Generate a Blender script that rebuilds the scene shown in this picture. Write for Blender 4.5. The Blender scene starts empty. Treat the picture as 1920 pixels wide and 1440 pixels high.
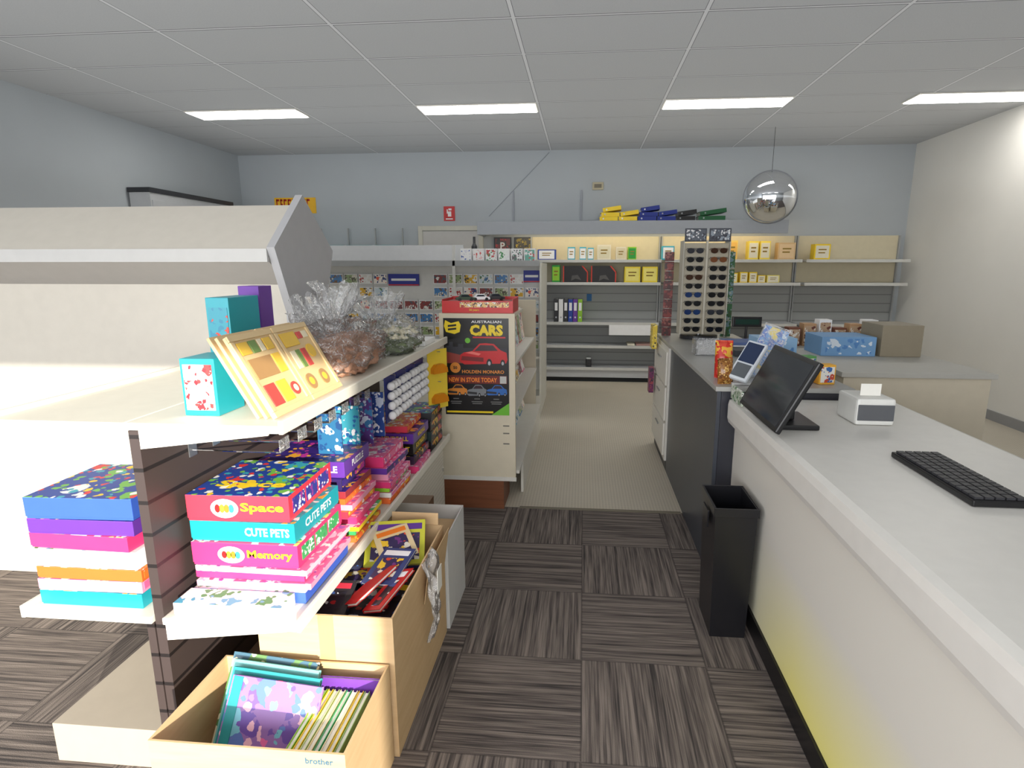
import bpy, bmesh, math, random
from mathutils import Vector, Matrix, noise
random.seed(7)
S=bpy.context.scene; COL=S.collection
R=math.radians
# ---------------------------------------------------------------- materials
def lin(c):
    o=[]
    for v in c:
        v=v/255.0
        o.append(v/12.92 if v<=.04045 else ((v+.055)/1.055)**2.4)
    return (o[0],o[1],o[2],1)
MC={}
def newmat(name):
    m=bpy.data.materials.new(name); m.use_nodes=True
    nt=m.node_tree; b=nt.nodes['Principled BSDF']
    return m,nt,b
def M(rgb,rough=.6,metal=0.0,noise=.05,scale=18,emit=0,alpha=None,bump=0):
    key=(tuple(rgb),rough,metal,noise,scale,emit,alpha,bump)
    if key in MC: return MC[key]
    m,nt,b=newmat('paint_%d_%d_%d'%tuple(rgb))
    c=lin(rgb)
    tc=nt.nodes.new('ShaderNodeTexCoord'); nz=nt.nodes.new('ShaderNodeTexNoise')
    nz.inputs['Scale'].default_value=scale; nz.inputs['Detail'].default_value=3
    nt.links.new(tc.outputs['Object'],nz.inputs['Vector'])
    mx=nt.nodes.new('ShaderNodeMix'); mx.data_type='RGBA'
    mx.inputs[6].default_value=(c[0]*(1-noise),c[1]*(1-noise),c[2]*(1-noise),1)
    mx.inputs[7].default_value=(min(1,c[0]*(1+noise)),min(1,c[1]*(1+noise)),min(1,c[2]*(1+noise)),1)
    nt.links.new(nz.outputs[0],mx.inputs[0]); nt.links.new(mx.outputs[2],b.inputs['Base Color'])
    b.inputs['Roughness'].default_value=rough; b.inputs['Metallic'].default_value=metal
    if emit:
        b.inputs['Emission Color'].default_value=c; b.inputs['Emission Strength'].default_value=emit
    if bump:
        bp=nt.nodes.new('ShaderNodeBump'); bp.inputs['Strength'].default_value=bump
        nt.links.new(nz.outputs[0],bp.inputs['Height']); nt.links.new(bp.outputs[0],b.inputs['Normal'])
    MC[key]=m; return m
def art(pal,scale=22,rough=.35,dist=.8,seed=0.0):
    """printed illustration: soft-edged small coloured shapes on a dominant first colour"""
    key=('art',tuple(pal),scale,rough,dist,seed)
    if key in MC: return MC[key]
    m,nt,b=newmat('printed_art')
    tc=nt.nodes.new('ShaderNodeTexCoord'); mp=nt.nodes.new('ShaderNodeMapping'); mp.inputs['Location'].default_value=(seed,seed*.7,seed*1.3)
    nt.links.new(tc.outputs['Object'],mp.inputs[0])
    def layer(sc,thr,off):
        m2=nt.nodes.new('ShaderNodeMapping'); m2.inputs['Location'].default_value=(off,off*2,off*3); nt.links.new(mp.outputs[0],m2.inputs[0])
        nz=nt.nodes.new('ShaderNodeTexNoise'); nz.inputs['Scale'].default_value=sc*.9; nz.inputs['Detail'].default_value=3
        nt.links.new(m2.outputs[0],nz.inputs['Vector'])
        va=nt.nodes.new('ShaderNodeVectorMath'); va.operation='SCALE'; va.inputs['Scale'].default_value=dist/sc*1.6
        nt.links.new(nz.outputs['Color'],va.inputs[0])
        ad=nt.nodes.new('ShaderNodeVectorMath'); ad.operation='ADD'
        nt.links.new(va.outputs[0],ad.inputs[0]); nt.links.new(m2.outputs[0],ad.inputs[1])
        vo=nt.nodes.new('ShaderNodeTexVoronoi'); vo.inputs['Scale'].default_value=sc
        nt.links.new(ad.outputs[0],vo.inputs['Vector'])
        sp=nt.nodes.new('ShaderNodeSeparateColor'); nt.links.new(vo.outputs['Color'],sp.inputs[0])
        cr=nt.nodes.new('ShaderNodeValToRGB'); cr.color_ramp.interpolation='CONSTANT'
        n=len(pal); els=cr.color_ramp.elements
        while len(els)<n: els.new(.5)
        for i in range(n): els[i].position=.1+.8*i/n if i else 0
        for i,c in enumerate(pal): els[i].color=lin(c)
        nt.links.new(sp.outputs[0],cr.inputs[0])
        lt=nt.nodes.new('ShaderNodeMath'); lt.operation='LESS_THAN'; nt.links.new(vo.outputs['Distance'],lt.inputs[0]); lt.inputs[1].default_value=thr
        return cr.outputs[0],lt.outputs[0]
    c1,f1=layer(scale*1.1,.5,0); c2,f2=layer(scale*2.6,.42,3.1)
    a=nt.nodes.new('ShaderNodeMix'); a.data_type='RGBA'; a.inputs[6].default_value=lin(pal[0]); nt.links.new(f1,a.inputs[0]); nt.links.new(c1,a.inputs[7])
    a2=nt.nodes.new('ShaderNodeMix'); a2.data_type='RGBA'; nt.links.new(f2,a2.inputs[0]); nt.links.new(a.outputs[2],a2.inputs[6]); nt.links.new(c2,a2.inputs[7])
    nt.links.new(a2.outputs[2],b.inputs['Base Color'])
    b.inputs['Roughness'].default_value=rough
    MC[key]=m; return m
def mathn(nt,op,a,b=None,clamp=False):
    n=nt.nodes.new('ShaderNodeMath'); n.operation=op; n.use_clamp=clamp
    for i,v in enumerate((a,b)):
        if v is None: continue
        if isinstance(v,(int,float)): n.inputs[i].default_value=v
        else: nt.links.new(v,n.inputs[i])
    return n.outputs[0]
def mixc(nt,f,a,b):
    n=nt.nodes.new('ShaderNodeMix'); n.data_type='RGBA'
    for i,v in ((0,f),(6,a),(7,b)):
        if isinstance(v,(tuple,float,int)): n.inputs[i].default_value=v
        else: nt.links.new(v,n.inputs[i])
    return n.outputs[2]
def pos(nt):
    g=nt.nodes.new('ShaderNodeNewGeometry'); s=nt.nodes.new('ShaderNodeSeparateXYZ')
    nt.links.new(g.outputs['Position'],s.inputs[0]); return g,s
def carpet():
    m,nt,b=newmat('carpet_tiles'); g,s=pos(nt)
    ux=mathn(nt,'DIVIDE',mathn(nt,'ADD',s.outputs[0],9.982),.5); uy=mathn(nt,'DIVIDE',mathn(nt,'ADD',s.outputs[1],9.9),.5)
    fx=mathn(nt,'FLOOR',ux); fy=mathn(nt,'FLOOR',uy)
    par=mathn(nt,'MODULO',mathn(nt,'ADD',fx,fy),2)
    def streak(a,bs,det=2):
        mp=nt.nodes.new('ShaderNodeMapping'); mp.inputs['Scale'].default_value=(a,bs,1)
        off=nt.nodes.new('ShaderNodeCombineXYZ'); nt.links.new(mathn(nt,'MULTIPLY',fx,17.3),off.inputs[0]); nt.links.new(mathn(nt,'MULTIPLY',fy,11.7),off.inputs[1])
        nt.links.new(off.outputs[0],mp.inputs['Location'])
        nt.links.new(g.outputs['Position'],mp.inputs[0])
        n=nt.nodes.new('ShaderNodeTexNoise'); n.inputs['Scale'].default_value=1; n.inputs['Detail'].default_value=det; n.inputs['Roughness'].default_value=.6
        nt.links.new(mp.outputs[0],n.inputs['Vector']); return n.outputs[0]
    def both(a,c): return mathn(nt,'ADD',mathn(nt,'MULTIPLY',streak(*a),.55),mathn(nt,'MULTIPLY',streak(*c),.45))
    v=both((52,1.2),(150,4)); h=both((1.2,52),(4,150))
    mx=nt.nodes.new('ShaderNodeMix'); nt.links.new(par,mx.inputs[0]); nt.links.new(h,mx.inputs[2]); nt.links.new(v,mx.inputs[3])
    cr=nt.nodes.new('ShaderNodeValToRGB'); e=cr.color_ramp.elements
    e[0].position=.38; e[0].color=lin((56,51,50)); e[1].position=.62; e[1].color=lin((138,127,119))
    e.new(.48).color=lin((98,89,84))
    nt.links.new(mx.outputs[0],cr.inputs[0])
    def seam(u): 
        f=mathn(nt,'FRACT',u); return mathn(nt,'GREATER_THAN',mathn(nt,'ABSOLUTE',mathn(nt,'SUBTRACT',f,.5)),.493)
    sm=mathn(nt,'MAXIMUM',seam(ux),seam(uy))
    c=mixc(nt,mathn(nt,'MULTIPLY',sm,.5),cr.outputs[0],lin((46,42,41)))
    nt.links.new(c,b.inputs['Base Color']); b.inputs['Roughness'].default_value=.95
    fn=nt.nodes.new('ShaderNodeTexNoise'); fn.inputs['Scale'].default_value=350; nt.links.new(g.outputs['Position'],fn.inputs['Vector'])
    bp=nt.nodes.new('ShaderNodeBump'); bp.inputs['Strength'].default_value=.5; bp.inputs['Distance'].default_value=.004
    nt.links.new(fn.outputs[0],bp.inputs['Height']); nt.links.new(bp.outputs[0],b.inputs['Normal'])
    return m
def vinyl():
    m,nt,b=newmat('beige_patterned_vinyl'); g,s=pos(nt)
    sx=mathn(nt,'SINE',mathn(nt,'MULTIPLY',mathn(nt,'ADD',s.outputs[0],s.outputs[1]),150)); sy=mathn(nt,'SINE',mathn(nt,'MULTIPLY',mathn(nt,'SUBTRACT',s.outputs[0],s.outputs[1]),150))
    d=mathn(nt,'GREATER_THAN',mathn(nt,'MULTIPLY',sx,sy),.25)
    n=nt.nodes.new('ShaderNodeTexNoise'); n.inputs['Scale'].default_value=1.6; n.inputs['Detail'].default_value=5; nt.links.new(g.outputs['Position'],n.inputs['Vector'])
    base=mixc(nt,n.outputs[0],lin((188,179,162)),lin((206,198,182)))
    c=mixc(nt,mathn(nt,'MULTIPLY',d,.4),base,lin((142,134,118)))
    nt.links.new(c,b.inputs['Base Color']); b.inputs['Roughness'].default_value=.5; return m
def ceilmat():
    m,nt,b=newmat('ceiling_tiles'); g,s=pos(nt)
    ux=mathn(nt,'FRACT',mathn(nt,'DIVIDE',mathn(nt,'ADD',s.outputs[0],.48+12.2),1.22)); uy=mathn(nt,'FRACT',mathn(nt,'DIVIDE',mathn(nt,'ADD',s.outputs[1],-6.03+13.0),.65))
    lx=mathn(nt,'GREATER_THAN',mathn(nt,'ABSOLUTE',mathn(nt,'SUBTRACT',ux,.5)),.5-.012/1.22); ly=mathn(nt,'GREATER_THAN',mathn(nt,'ABSOLUTE',mathn(nt,'SUBTRACT',uy,.5)),.5-.009/.65)
    ex=mathn(nt,'GREATER_THAN',mathn(nt,'ABSOLUTE',mathn(nt,'SUBTRACT',ux,.5)),.5-.016/1.22); ey=mathn(nt,'GREATER_THAN',mathn(nt,'ABSOLUTE',mathn(nt,'SUBTRACT',uy,.5)),.5-.017/.65)
    n=nt.nodes.new('ShaderNodeTexNoise'); n.inputs['Scale'].default_value=120; nt.links.new(g.outputs['Position'],n.inputs['Vector'])
    base=mixc(nt,n.outputs[0],lin((184,186,188)),lin((199,201,203)))
    e=mixc(nt,mathn(nt,'MAXIMUM',ex,ey),base,lin((112,113,116)))  # dark edges beside the grid bars: their shadow, put into the colour
    c=mixc(nt,mathn(nt,'MAXIMUM',lx,ly),e,lin((222,223,225)))
    nt.links.new(c,b.inputs['Base Color']); b.inputs['Roughness'].default_value=.9; return m
def kraft():
    m,nt,b=newmat('kraft_cardboard'); g,s=pos(nt)
    mp=nt.nodes.new('ShaderNodeMapping'); mp.inputs['Scale'].default_value=(6,6,60); nt.links.new(g.outputs['Position'],mp.inputs[0])
    n=nt.nodes.new('ShaderNodeTexNoise'); n.inputs['Scale'].default_value=1; n.inputs['Detail'].default_value=4; nt.links.new(mp.outputs[0],n.inputs['Vector'])
    nt.links.new(mixc(nt,n.outputs[0],lin((200,166,122)),lin((220,190,146))),b.inputs['Base Color']); b.inputs['Roughness'].default_value=.85; return m
def woodm(a,bb,ax=2,sc=30):
    m,nt,b=newmat('wood_grain'); tc=nt.nodes.new('ShaderNodeTexCoord')
    mp=nt.nodes.new('ShaderNodeMapping'); s=[sc,sc,sc]; s[ax]=2; mp.inputs['Scale'].default_value=s; nt.links.new(tc.outputs['Object'],mp.inputs[0])
    n=nt.nodes.new('ShaderNodeTexNoise'); n.inputs['Scale'].default_value=1; n.inputs['Detail'].default_value=5; n.inputs['Distortion'].default_value=.6; nt.links.new(mp.outputs[0],n.inputs['Vector'])
    nt.links.new(mixc(nt,n.outputs[0],lin(a),lin(bb)),b.inputs['Base Color']); b.inputs['Roughness'].default_value=.5; return m
def slat(a,bb,step):
    m,nt,b=newmat('slatwall'); g,s=pos(nt)
    f=mathn(nt,'FRACT',mathn(nt,'DIVIDE',s.outputs[2],step)); l=mathn(nt,'LESS_THAN',f,.12)
    nt.links.new(mixc(nt,l,lin(a),lin(bb)),b.inputs['Base Color']); b.inputs['Roughness'].default_value=.5; return m
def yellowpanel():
    m,nt,b=newmat('white_to_yellow_gradient'); g,s=pos(nt)
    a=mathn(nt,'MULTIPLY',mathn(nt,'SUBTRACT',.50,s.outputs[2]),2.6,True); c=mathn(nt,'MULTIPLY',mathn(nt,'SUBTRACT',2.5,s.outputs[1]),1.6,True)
    nt.links.new(mixc(nt,mathn(nt,'MULTIPLY',a,c),lin((226,223,214)),lin((252,244,150))),b.inputs['Base Color']); b.inputs['Roughness'].default_value=.4; return m  # white turns yellow towards the floor and the near end
def cello(op=.22,rough=.1,bump=.8):
    key=('cello',op,rough,bump)
    if key in MC: return MC[key]
    m,nt,b=newmat('clear_cellophane'); out=nt.nodes['Material Output']
    tr=nt.nodes.new('ShaderNodeBsdfTransparent'); gl=nt.nodes.new('ShaderNodeBsdfGlossy'); gl.inputs['Roughness'].default_value=rough
    df=nt.nodes.new('ShaderNodeBsdfDiffuse'); df.inputs[0].default_value=(.88,.89,.9,1)
    fr=nt.nodes.new('ShaderNodeFresnel'); fr.inputs[0].default_value=1.35
    tc=nt.nodes.new('ShaderNodeTexCoord'); nz=nt.nodes.new('ShaderNodeTexNoise'); nz.inputs['Scale'].default_value=22; nz.inputs['Detail'].default_value=3; nz.inputs['Distortion'].default_value=1.5
    nt.links.new(tc.outputs['Object'],nz.inputs['Vector'])
    cz=mathn(nt,'LESS_THAN',mathn(nt,'ABSOLUTE',mathn(nt,'SUBTRACT',nz.outputs[0],.5)),.014)
    bp=nt.nodes.new('ShaderNodeBump'); bp.inputs['Strength'].default_value=bump; bp.inputs['Distance'].default_value=.015; nt.links.new(nz.outputs[0],bp.inputs['Height'])
    nt.links.new(bp.outputs[0],gl.inputs['Normal']); nt.links.new(bp.outputs[0],fr.inputs['Normal'])
    m1=nt.nodes.new('ShaderNodeMixShader'); nt.links.new(mathn(nt,'ADD',mathn(nt,'MULTIPLY',cz,.45),op*.5,True),m1.inputs[0])
    nt.links.new(tr.outputs[0],m1.inputs[1]); nt.links.new(df.outputs[0],m1.inputs[2])
    m2=nt.nodes.new('ShaderNodeMixShader'); nt.links.new(mathn(nt,'MULTIPLY',fr.outputs[0],.8,True),m2.inputs[0])
    nt.links.new(m1.outputs[0],m2.inputs[1]); nt.links.new(gl.outputs[0],m2.inputs[2]); nt.links.new(m2.outputs[0],out.inputs[0])
    MC[key]=m; return m
WHITE=M((224,221,212),.45); CREAM=M((216,206,184),.5); GREYW=M((188,190,192),.5); LGREY=M((168,170,170),.5)
BLACK=M((22,22,24),.35); DARK=M((45,46,50),.4); CHROME=M((235,238,242),.03,1.0,0); STEEL=M((170,172,175),.3,.9,0)
KRAFT=kraft(); PAPER=M((238,236,228),.7); YEL=M((250,215,40),.5); RED=M((200,35,35),.4)
# ---------------------------------------------------------------- geometry helpers
def mk(name,bm,mats,parent=None,loc=(0,0,0),rot=(0,0,0),smooth=False):
    me=bpy.data.meshes.new(name); bm.normal_update(); bm.to_mesh(me); bm.free()
    if not isinstance(mats,(list,tuple)): mats=[mats]
    for m in mats: me.materials.append(m)
    if smooth:
        for p in me.polygons: p.use_smooth=True
    o=bpy.data.objects.new(name,me); o.location=loc; o.rotation_euler=rot
    COL.objects.link(o)
    if parent: o.parent=parent
    return o
def addbox(bm,b,bev=0,mi=0):
    x0,x1,y0,y1,z0,z1=b
    r=bmesh.ops.create_cube(bm,size=1); vs=r['verts']
    bmesh.ops.scale(bm,vec=(abs(x1-x0),abs(y1-y0),abs(z1-z0)),verts=vs)
    bmesh.ops.translate(bm,vec=((x0+x1)/2,(y0+y1)/2,(z0+z1)/2),verts=vs)
    for v in vs:
        for f in v.link_faces: f.material_index=mi
    if bev>0:
        es=list({e for v in vs for e in v.link_edges})
        bmesh.ops.bevel(bm,geom=es,offset=bev,segments=2,affect='EDGES',profile=.6)
def box(name,b,mat,parent=None,bev=.002,loc=(0,0,0),rot=(0,0,0)):
    bm=bmesh.new(); addbox(bm,b,bev); return mk(name,bm,mat,parent,loc,rot)
def wbox(name,b,mat,parent=None,bev=.002):
    if parent: o=parent.location
    else: o=Vector(((b[0]+b[1])/2,(b[2]+b[3])/2,b[4]))
    bb=(b[0]-o[0],b[1]-o[0],b[2]-o[1],b[3]-o[1],b[4]-o[2],b[5]-o[2])
    return box(name,bb,mat,parent,bev,loc=(0,0,0) if parent else tuple(o))
def addcyl(bm,p0,p1,r,seg=12,r2=None,mi=0):
    p0=Vector(p0);p1=Vector(p1); d=p1-p0; L=d.length
    q=Vector((0,0,1)).rotation_difference(d.normalized()).to_matrix().to_4x4()
    k=bmesh.ops.create_cone(bm,cap_ends=True,segments=seg,radius1=r,radius2=r if r2 is None else r2,depth=L,matrix=Matrix.Translation((p0+p1)/2)@q)
    for v in k['verts']:
        for f in v.link_faces: f.material_index=mi
def cyl(name,p0,p1,r,mat,parent=None,seg=12,r2=None):
    bm=bmesh.new(); addcyl(bm,p0,p1,r,seg,r2)
    if parent: return mk(name,bm,mat,parent)
    bmesh.ops.translate(bm,vec=-Vector(p0),verts=bm.verts); return mk(name,bm,mat,None,tuple(p0))
def prism(bm,pts,axis,a,b,mi=0):
    def P(p,t):
        if axis=='x': return (t,p[0],p[1])
        if axis=='y': return (p[0],t,p[1])
        return (p[0],p[1],t)
    v0=[bm.verts.new(P(p,a)) for p in pts]; v1=[bm.verts.new(P(p,b)) for p in pts]
    n=len(pts); fs=[bm.faces.new(v0),bm.faces.new(v1[::-1])]
    for i in range(n): fs.append(bm.faces.new((v0[i],v1[i],v1[(i+1)%n],v0[(i+1)%n])))
    for f in fs: f.material_index=mi
    bmesh.ops.recalc_face_normals(bm,faces=fs)
def prismo(name,pts,axis,a,b,mat,parent=None,loc=(0,0,0),rot=(0,0,0)):
    bm=bmesh.new(); prism(bm,pts,axis,a,b); return mk(name,bm,mat,parent,loc,rot)
def empty(name,loc,rz=0):
    o=bpy.data.objects.new(name,None); o.location=loc; o.rotation_euler=(0,0,rz); o.empty_display_size=.1; COL.objects.link(o); return o
def top(o,label,cat,group=None):
    o['label']=label; o['category']=cat
    if group: o['group']=group
    return o
def struct(o,label=None):
    o['kind']='structure'
    if label: o['label']=label
    return o
def text(s,h,loc,rot,mat,parent=None,w=None,off=0.0,name='lettering'):
    cu=bpy.data.curves.new('t','FONT'); cu.body=s; cu.size=1; cu.resolution_u=2; cu.offset=off
    ob=bpy.data.objects.new('t',cu); COL.objects.link(ob)
    dg=bpy.context.evaluated_depsgraph_get(); me=bpy.data.meshes.new_from_object(ob.evaluated_get(dg))
    bpy.data.objects.remove(ob); bpy.data.curves.remove(cu)
    xs=[v.co.x for v in me.vertices]; ys=[v.co.y for v in me.vertices]
    cx=(min(xs)+max(xs))/2; cy=(min(ys)+max(ys))/2; sy=h/(max(ys)-min(ys)); sx=sy if w is None else w/(max(xs)-min(xs))
    for v in me.vertices: v.co=Vector(((v.co.x-cx)*sx,(v.co.y-cy)*sy,0))
    me.materials.clear(); me.materials.append(mat)
    o=bpy.data.objects.new(name,me); o.location=loc; o.rotation_euler=rot; COL.objects.link(o)
    if parent: o.parent=parent
    return o
FY=(R(90),0,0); FX=(R(90),0,R(90)); FNX=(R(90),0,R(-90))
def dup(o,loc,rz=None):
    c=o.copy(); COL.objects.link(c); c.location=loc
    if rz is not None: c.rotation_euler=(o.rotation_euler[0],o.rotation_euler[1],rz)
    for k in list(o.children):
        kc=k.copy(); COL.objects.link(kc); kc.parent=c
    return c
# ---------------------------------------------------------------- room shell
CZ=3.15; XL=-5.0; XR=4.3; YB=8.4; YF=-2.0
struct(wbox('floor',(XL,XR,YF,3.6,-.1,0),carpet(),bev=0),'dark grey-brown striped carpet tiles laid quarter-turn')
struct(wbox('floor.001',(XL,XR,3.6,YB,-.1,0),vinyl(),bev=0),'beige small-patterned vinyl floor')
struct(wbox('ceiling',(XL,XR,YF,YB,CZ,CZ+.1),ceilmat(),bev=0),'grey suspended ceiling of rectangular tiles')
WALL=M((182,188,192),.8,noise=.03,scale=3)
struct(wbox('wall_back',(XL-.1,XR+.1,YB,YB+.1,0,CZ),WALL,bev=0),'pale blue-grey painted wall')
struct(wbox('wall_left',(XL-.1,XL,YF,YB,0,CZ),WALL,bev=0),'pale blue-grey painted wall')
struct(wbox('wall_right',(XR,XR+.1,YF,YB,0,CZ),M((232,230,224),.8,noise=.03,scale=3),bev=0),'off-white painted wall')
bm=bmesh.new(); WX0,WX1,WZ0,WZ1=-4.5,1.25,.75,2.3
for b in ((XL,WX0,YF-.1,YF,0,CZ),(WX1,XR,YF-.1,YF,0,CZ),(WX0,WX1,YF-.1,YF,0,WZ0),(WX0,WX1,YF-.1,YF,WZ1,CZ)): addbox(bm,b)
struct(mk('wall_front',bm,WALL),'painted shop front wall with a wide window')
bm=bmesh.new()
for x in (WX0,-1.6,WX1-.05): addbox(bm,(x,x+.05,YF-.08,YF-.02,WZ0,WZ1))
for z in (WZ0,WZ1-.05): addbox(bm,(WX0,WX1,YF-.08,YF-.02,z,z+.05))
struct(mk('window_1',bm,M((200,200,200),.4,.5)),'aluminium shop window frame')
struct(wbox('trim_1',(-.40,.66,3.585,3.615,0,.004),M((120,112,96),.4),bev=0),'thin floor edge strip')
struct(wbox('baseboard_back',(XL,XR,YB-.015,YB,0,.1),DARK,bev=0))
struct(wbox('baseboard_right',(XR-.015,XR,YF,YB-.02,0,.1),M((150,150,150)),bev=0))
d=struct(wbox('door_1',(-2.31,-1.5,YB-.03,YB-.002,0,2.08),M((198,196,192),.5),bev=.003),'plain pale grey door in a light frame')
bm=bmesh.new()
for b in ((-.47,-.405,-.03,.014,0,2.15),(.405,.47,-.03,.014,0,2.15),(-.405,.405,-.03,.014,2.085,2.15)): addbox(bm,b,.004)
mk('door_frame',bm,M((205,203,190),.5),d)
LS=12.0
def ceil_light(x0,y0):
    t=empty('ceiling_light',(x0+.61,y0+.165,CZ)); 
    box('housing',(-.6,.6,-.165,.165,-.012,-.001),WHITE,t)
    box('diffuser',(-.585,.585,-.15,.15,-.016,-.0125),M((255,252,246),.5,noise=0,emit=LS),t,bev=0)
    top(t,'recessed long rectangular ceiling light panel, glowing white','ceiling light','ceiling light panels'); return t
for x in (-4.14,-1.70,.74,3.05): ceil_light(x,6.03)
for x in (-4.14,-1.70,.74): ceil_light(x,-1.12)  # unseen row behind the camera, added for more light
# ---------------------------------------------------------------- wall fixtures
s=top(wbox('wall_sign',(-2.0,-1.84,YB-.012,YB-.001,2.22,2.42),RED,bev=.001),'small red fire safety sign with white symbol','sign')
WH=M((245,245,245),.5)
bm=bmesh.new(); addbox(bm,(-.02,.03,-.008,-.0065,.06,.13)); addbox(bm,(-.035,-.02,-.008,-.0065,.10,.16)); addbox(bm,(-.05,.05,-.008,-.0065,.02,.035)); addbox(bm,(-.01,.035,-.008,-.0065,.145,.17)); mk('printed_symbol',bm,WH,s)
s=top(wbox('wall_sign',(-4.5,-3.88,YB-.012,YB-.001,2.34,2.56),M((245,190,40),.5),bev=.001),'yellow banner sign with bold red lettering','sign')
bm=bmesh.new(); x=-.28
for i in range(9):
    w=random.choice((.035,.045,.05)); addbox(bm,(x,x+.015,-.008,-.0065,.05,.2)); 
    addbox(bm,(x,x+w,-.008,-.0065,.17,.2)); 
    if i%2: addbox(bm,(x,x+w,-.008,-.0065,.11,.135))
    x+=w+.016
mk('red_lettering_strokes',bm,M((190,30,25),.5),s)
s=top(wbox('wall_socket',(.10,.25,YB-.03,YB-.001,2.62,2.72),M((190,180,150),.5),bev=.004),'beige wall socket plate','socket')
box('socket_face',(-.05,.05,-.018,-.0145,.025,.075),M((120,112,96),.5),s)
for x in (-1.0,-.05):
    top(wbox('cable_conduit',(x-.012,x+.012,YB-.02,YB-.001,2.18,2.62),M((158,162,170),.6)),'thin grey vertical conduit on the wall','conduit')
top(cyl('wall_cable',(-1.35,YB-.012,2.28),(-.5,YB-.012,3.12),.004,M((155,160,168),.6)),'thin cable running diagonally up the wall','cable')
t=empty('convex_mirror',(2.14,7.21,2.37)); top(t,'round chrome convex security mirror hung on a wire','mirror')
dirv=Vector((-.34,-1,-.10)).normalized(); q=Vector((0,0,1)).rotation_difference(dirv).to_matrix().to_4x4()
bm=bmesh.new(); bmesh.ops.create_uvsphere(bm,u_segments=48,v_segments=24,radius=.29)
bmesh.ops.delete(bm,geom=[v for v in bm.verts if v.co.z<-.001],context='VERTS')
for v in bm.verts: v.co.z*=.5
bmesh.ops.transform(bm,matrix=q,verts=bm.verts); mk('mirror_dome',bm,CHROME,t,smooth=True)
bm=bmesh.new(); bmesh.ops.create_uvsphere(bm,u_segments=48,v_segments=24,radius=.3)
bmesh.ops.delete(bm,geom=[v for v in bm.verts if v.co.z>.001],context='VERTS')
for v in bm.verts: v.co.z*=.3
bmesh.ops.transform(bm,matrix=q,verts=bm.verts); mk('back_shell',bm,M((190,192,196),.4),t,smooth=True)
bm=bmesh.new(); addcyl(bm,(.02,.06,.28),(.02,.06,CZ-2.372),.003,8); mk('hanging_wire',bm,DARK,t)
# ---------------------------------------------------------------- back wall shelving
BS=slat((160,162,160),(130,132,130),.12)
def backshelf(x0,x1,zs,upper):
    t=empty('wall_shelving_unit',((x0+x1)/2,8.2,0))
    wbox('back_panel',(x0,x1,8.34,8.38,0,1.32),BS,t,0)
    wbox('back_panel',(x0,x1,8.34,8.38,1.325,1.99),upper,t,0)
    for i,z in enumerate(zs):
        y0=7.97
        wbox('shelf',(x0+.02,x1-.02,y0,8.338,z-.025,z),GREYW,t)
        wbox('price_rail',(x0+.02,x1-.02,y0-.012,y0-.001,z-.035,z+.004),M((205,205,200),.4),t)
    for x in (x0,x1-.018): wbox('upright',(x,x+.018,8.30,8.337,0,1.99),LGREY,t)
    wbox('kickboard',(x0+.02,x1-.02,8.0,8.02,0,.08),M((30,32,34),.9),t)
    wbox('base_riser',(x0+.02,x1-.02,7.985,7.999,.06,.165),GREYW,t)
    top(t,'grey metal wall shelving with price rails and cream upper back','shelving','wall shelving units'); return t
WARM=M((220,209,178),.6)
backshelf(-.75,1.05,(.2,.51,.83,1.37,1.67),WARM)
backshelf(1.06,2.86,(.2,.51,.83,1.37,1.67),WARM)
backshelf(2.87,4.2,(.2,.51,.83,1.37,1.67),WARM)
t=empty('shelving_canopy',(.5,8.1,2.0)); top(t,'long blue-grey canopy board above the wall shelves','canopy')
CAN=M((162,167,174),.6)
wbox('fascia',(-1.43,2.6,7.88,7.90,2.0,2.17),CAN,t); wbox('top_board',(-1.43,2.6,7.902,8.395,2.15,2.17),CAN,t)
wbox('end_board',(-1.43,-1.41,7.902,8.395,2.0,2.148),CAN,t)
wbox('strip_lamp',(-1.0,2.5,7.93,7.97,2.10,2.13),M((255,234,195),.5,emit=10,noise=0),t)
def carton(name,b,mat,panel=None,label='',cat='box',group=None,face='y',pm=None,rz=0,bars=None,loose=0):
    x0,x1,y0,y1,z0,z1=b; w=(x1-x0)/2; dd=(y1-y0)/2; h=z1-z0
    bm=bmesh.new(); addbox(bm,(-w,w,-dd,dd,0,h),.002)
    o=mk(name,bm,mat,None,((x0+x1)/2,(y0+y1)/2,z0),(0,0,rz))
    if pm:
        if face=='y': 
            box('printed_panel',(-w*.84,w*.84,-dd-.0015,-dd-.0003,h*.1,h*.9),pm,o,0)
            if bars:
                bm=bmesh.new()
                for k in range(2): addbox(bm,(-w*.5,w*.5*(1-.3*k),-dd-.0025,-dd-.0017,h*(.6-.2*k),h*(.68-.2*k)))
                mk('printed_bars',bm,bars,o)
        else: box('printed_panel',(w+.0003,w+.0015,-dd*.78,dd*.78,h*.18,h*.8),pm,o,0)
    top(o,label,cat,group); return o
CY=M((60,180,205),.5); GRN=M((40,160,60),.5); LIME=M((150,205,50),.5); BLUE=M((35,70,165),.5); PURP=M((110,60,160),.5); PINK=M((235,90,150),.5); ORG=M((240,130,40),.5); TEAL=M((30,140,145),.5); IVO=M((235,228,205),.6)
YB_=M((150,120,40)); 
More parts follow.
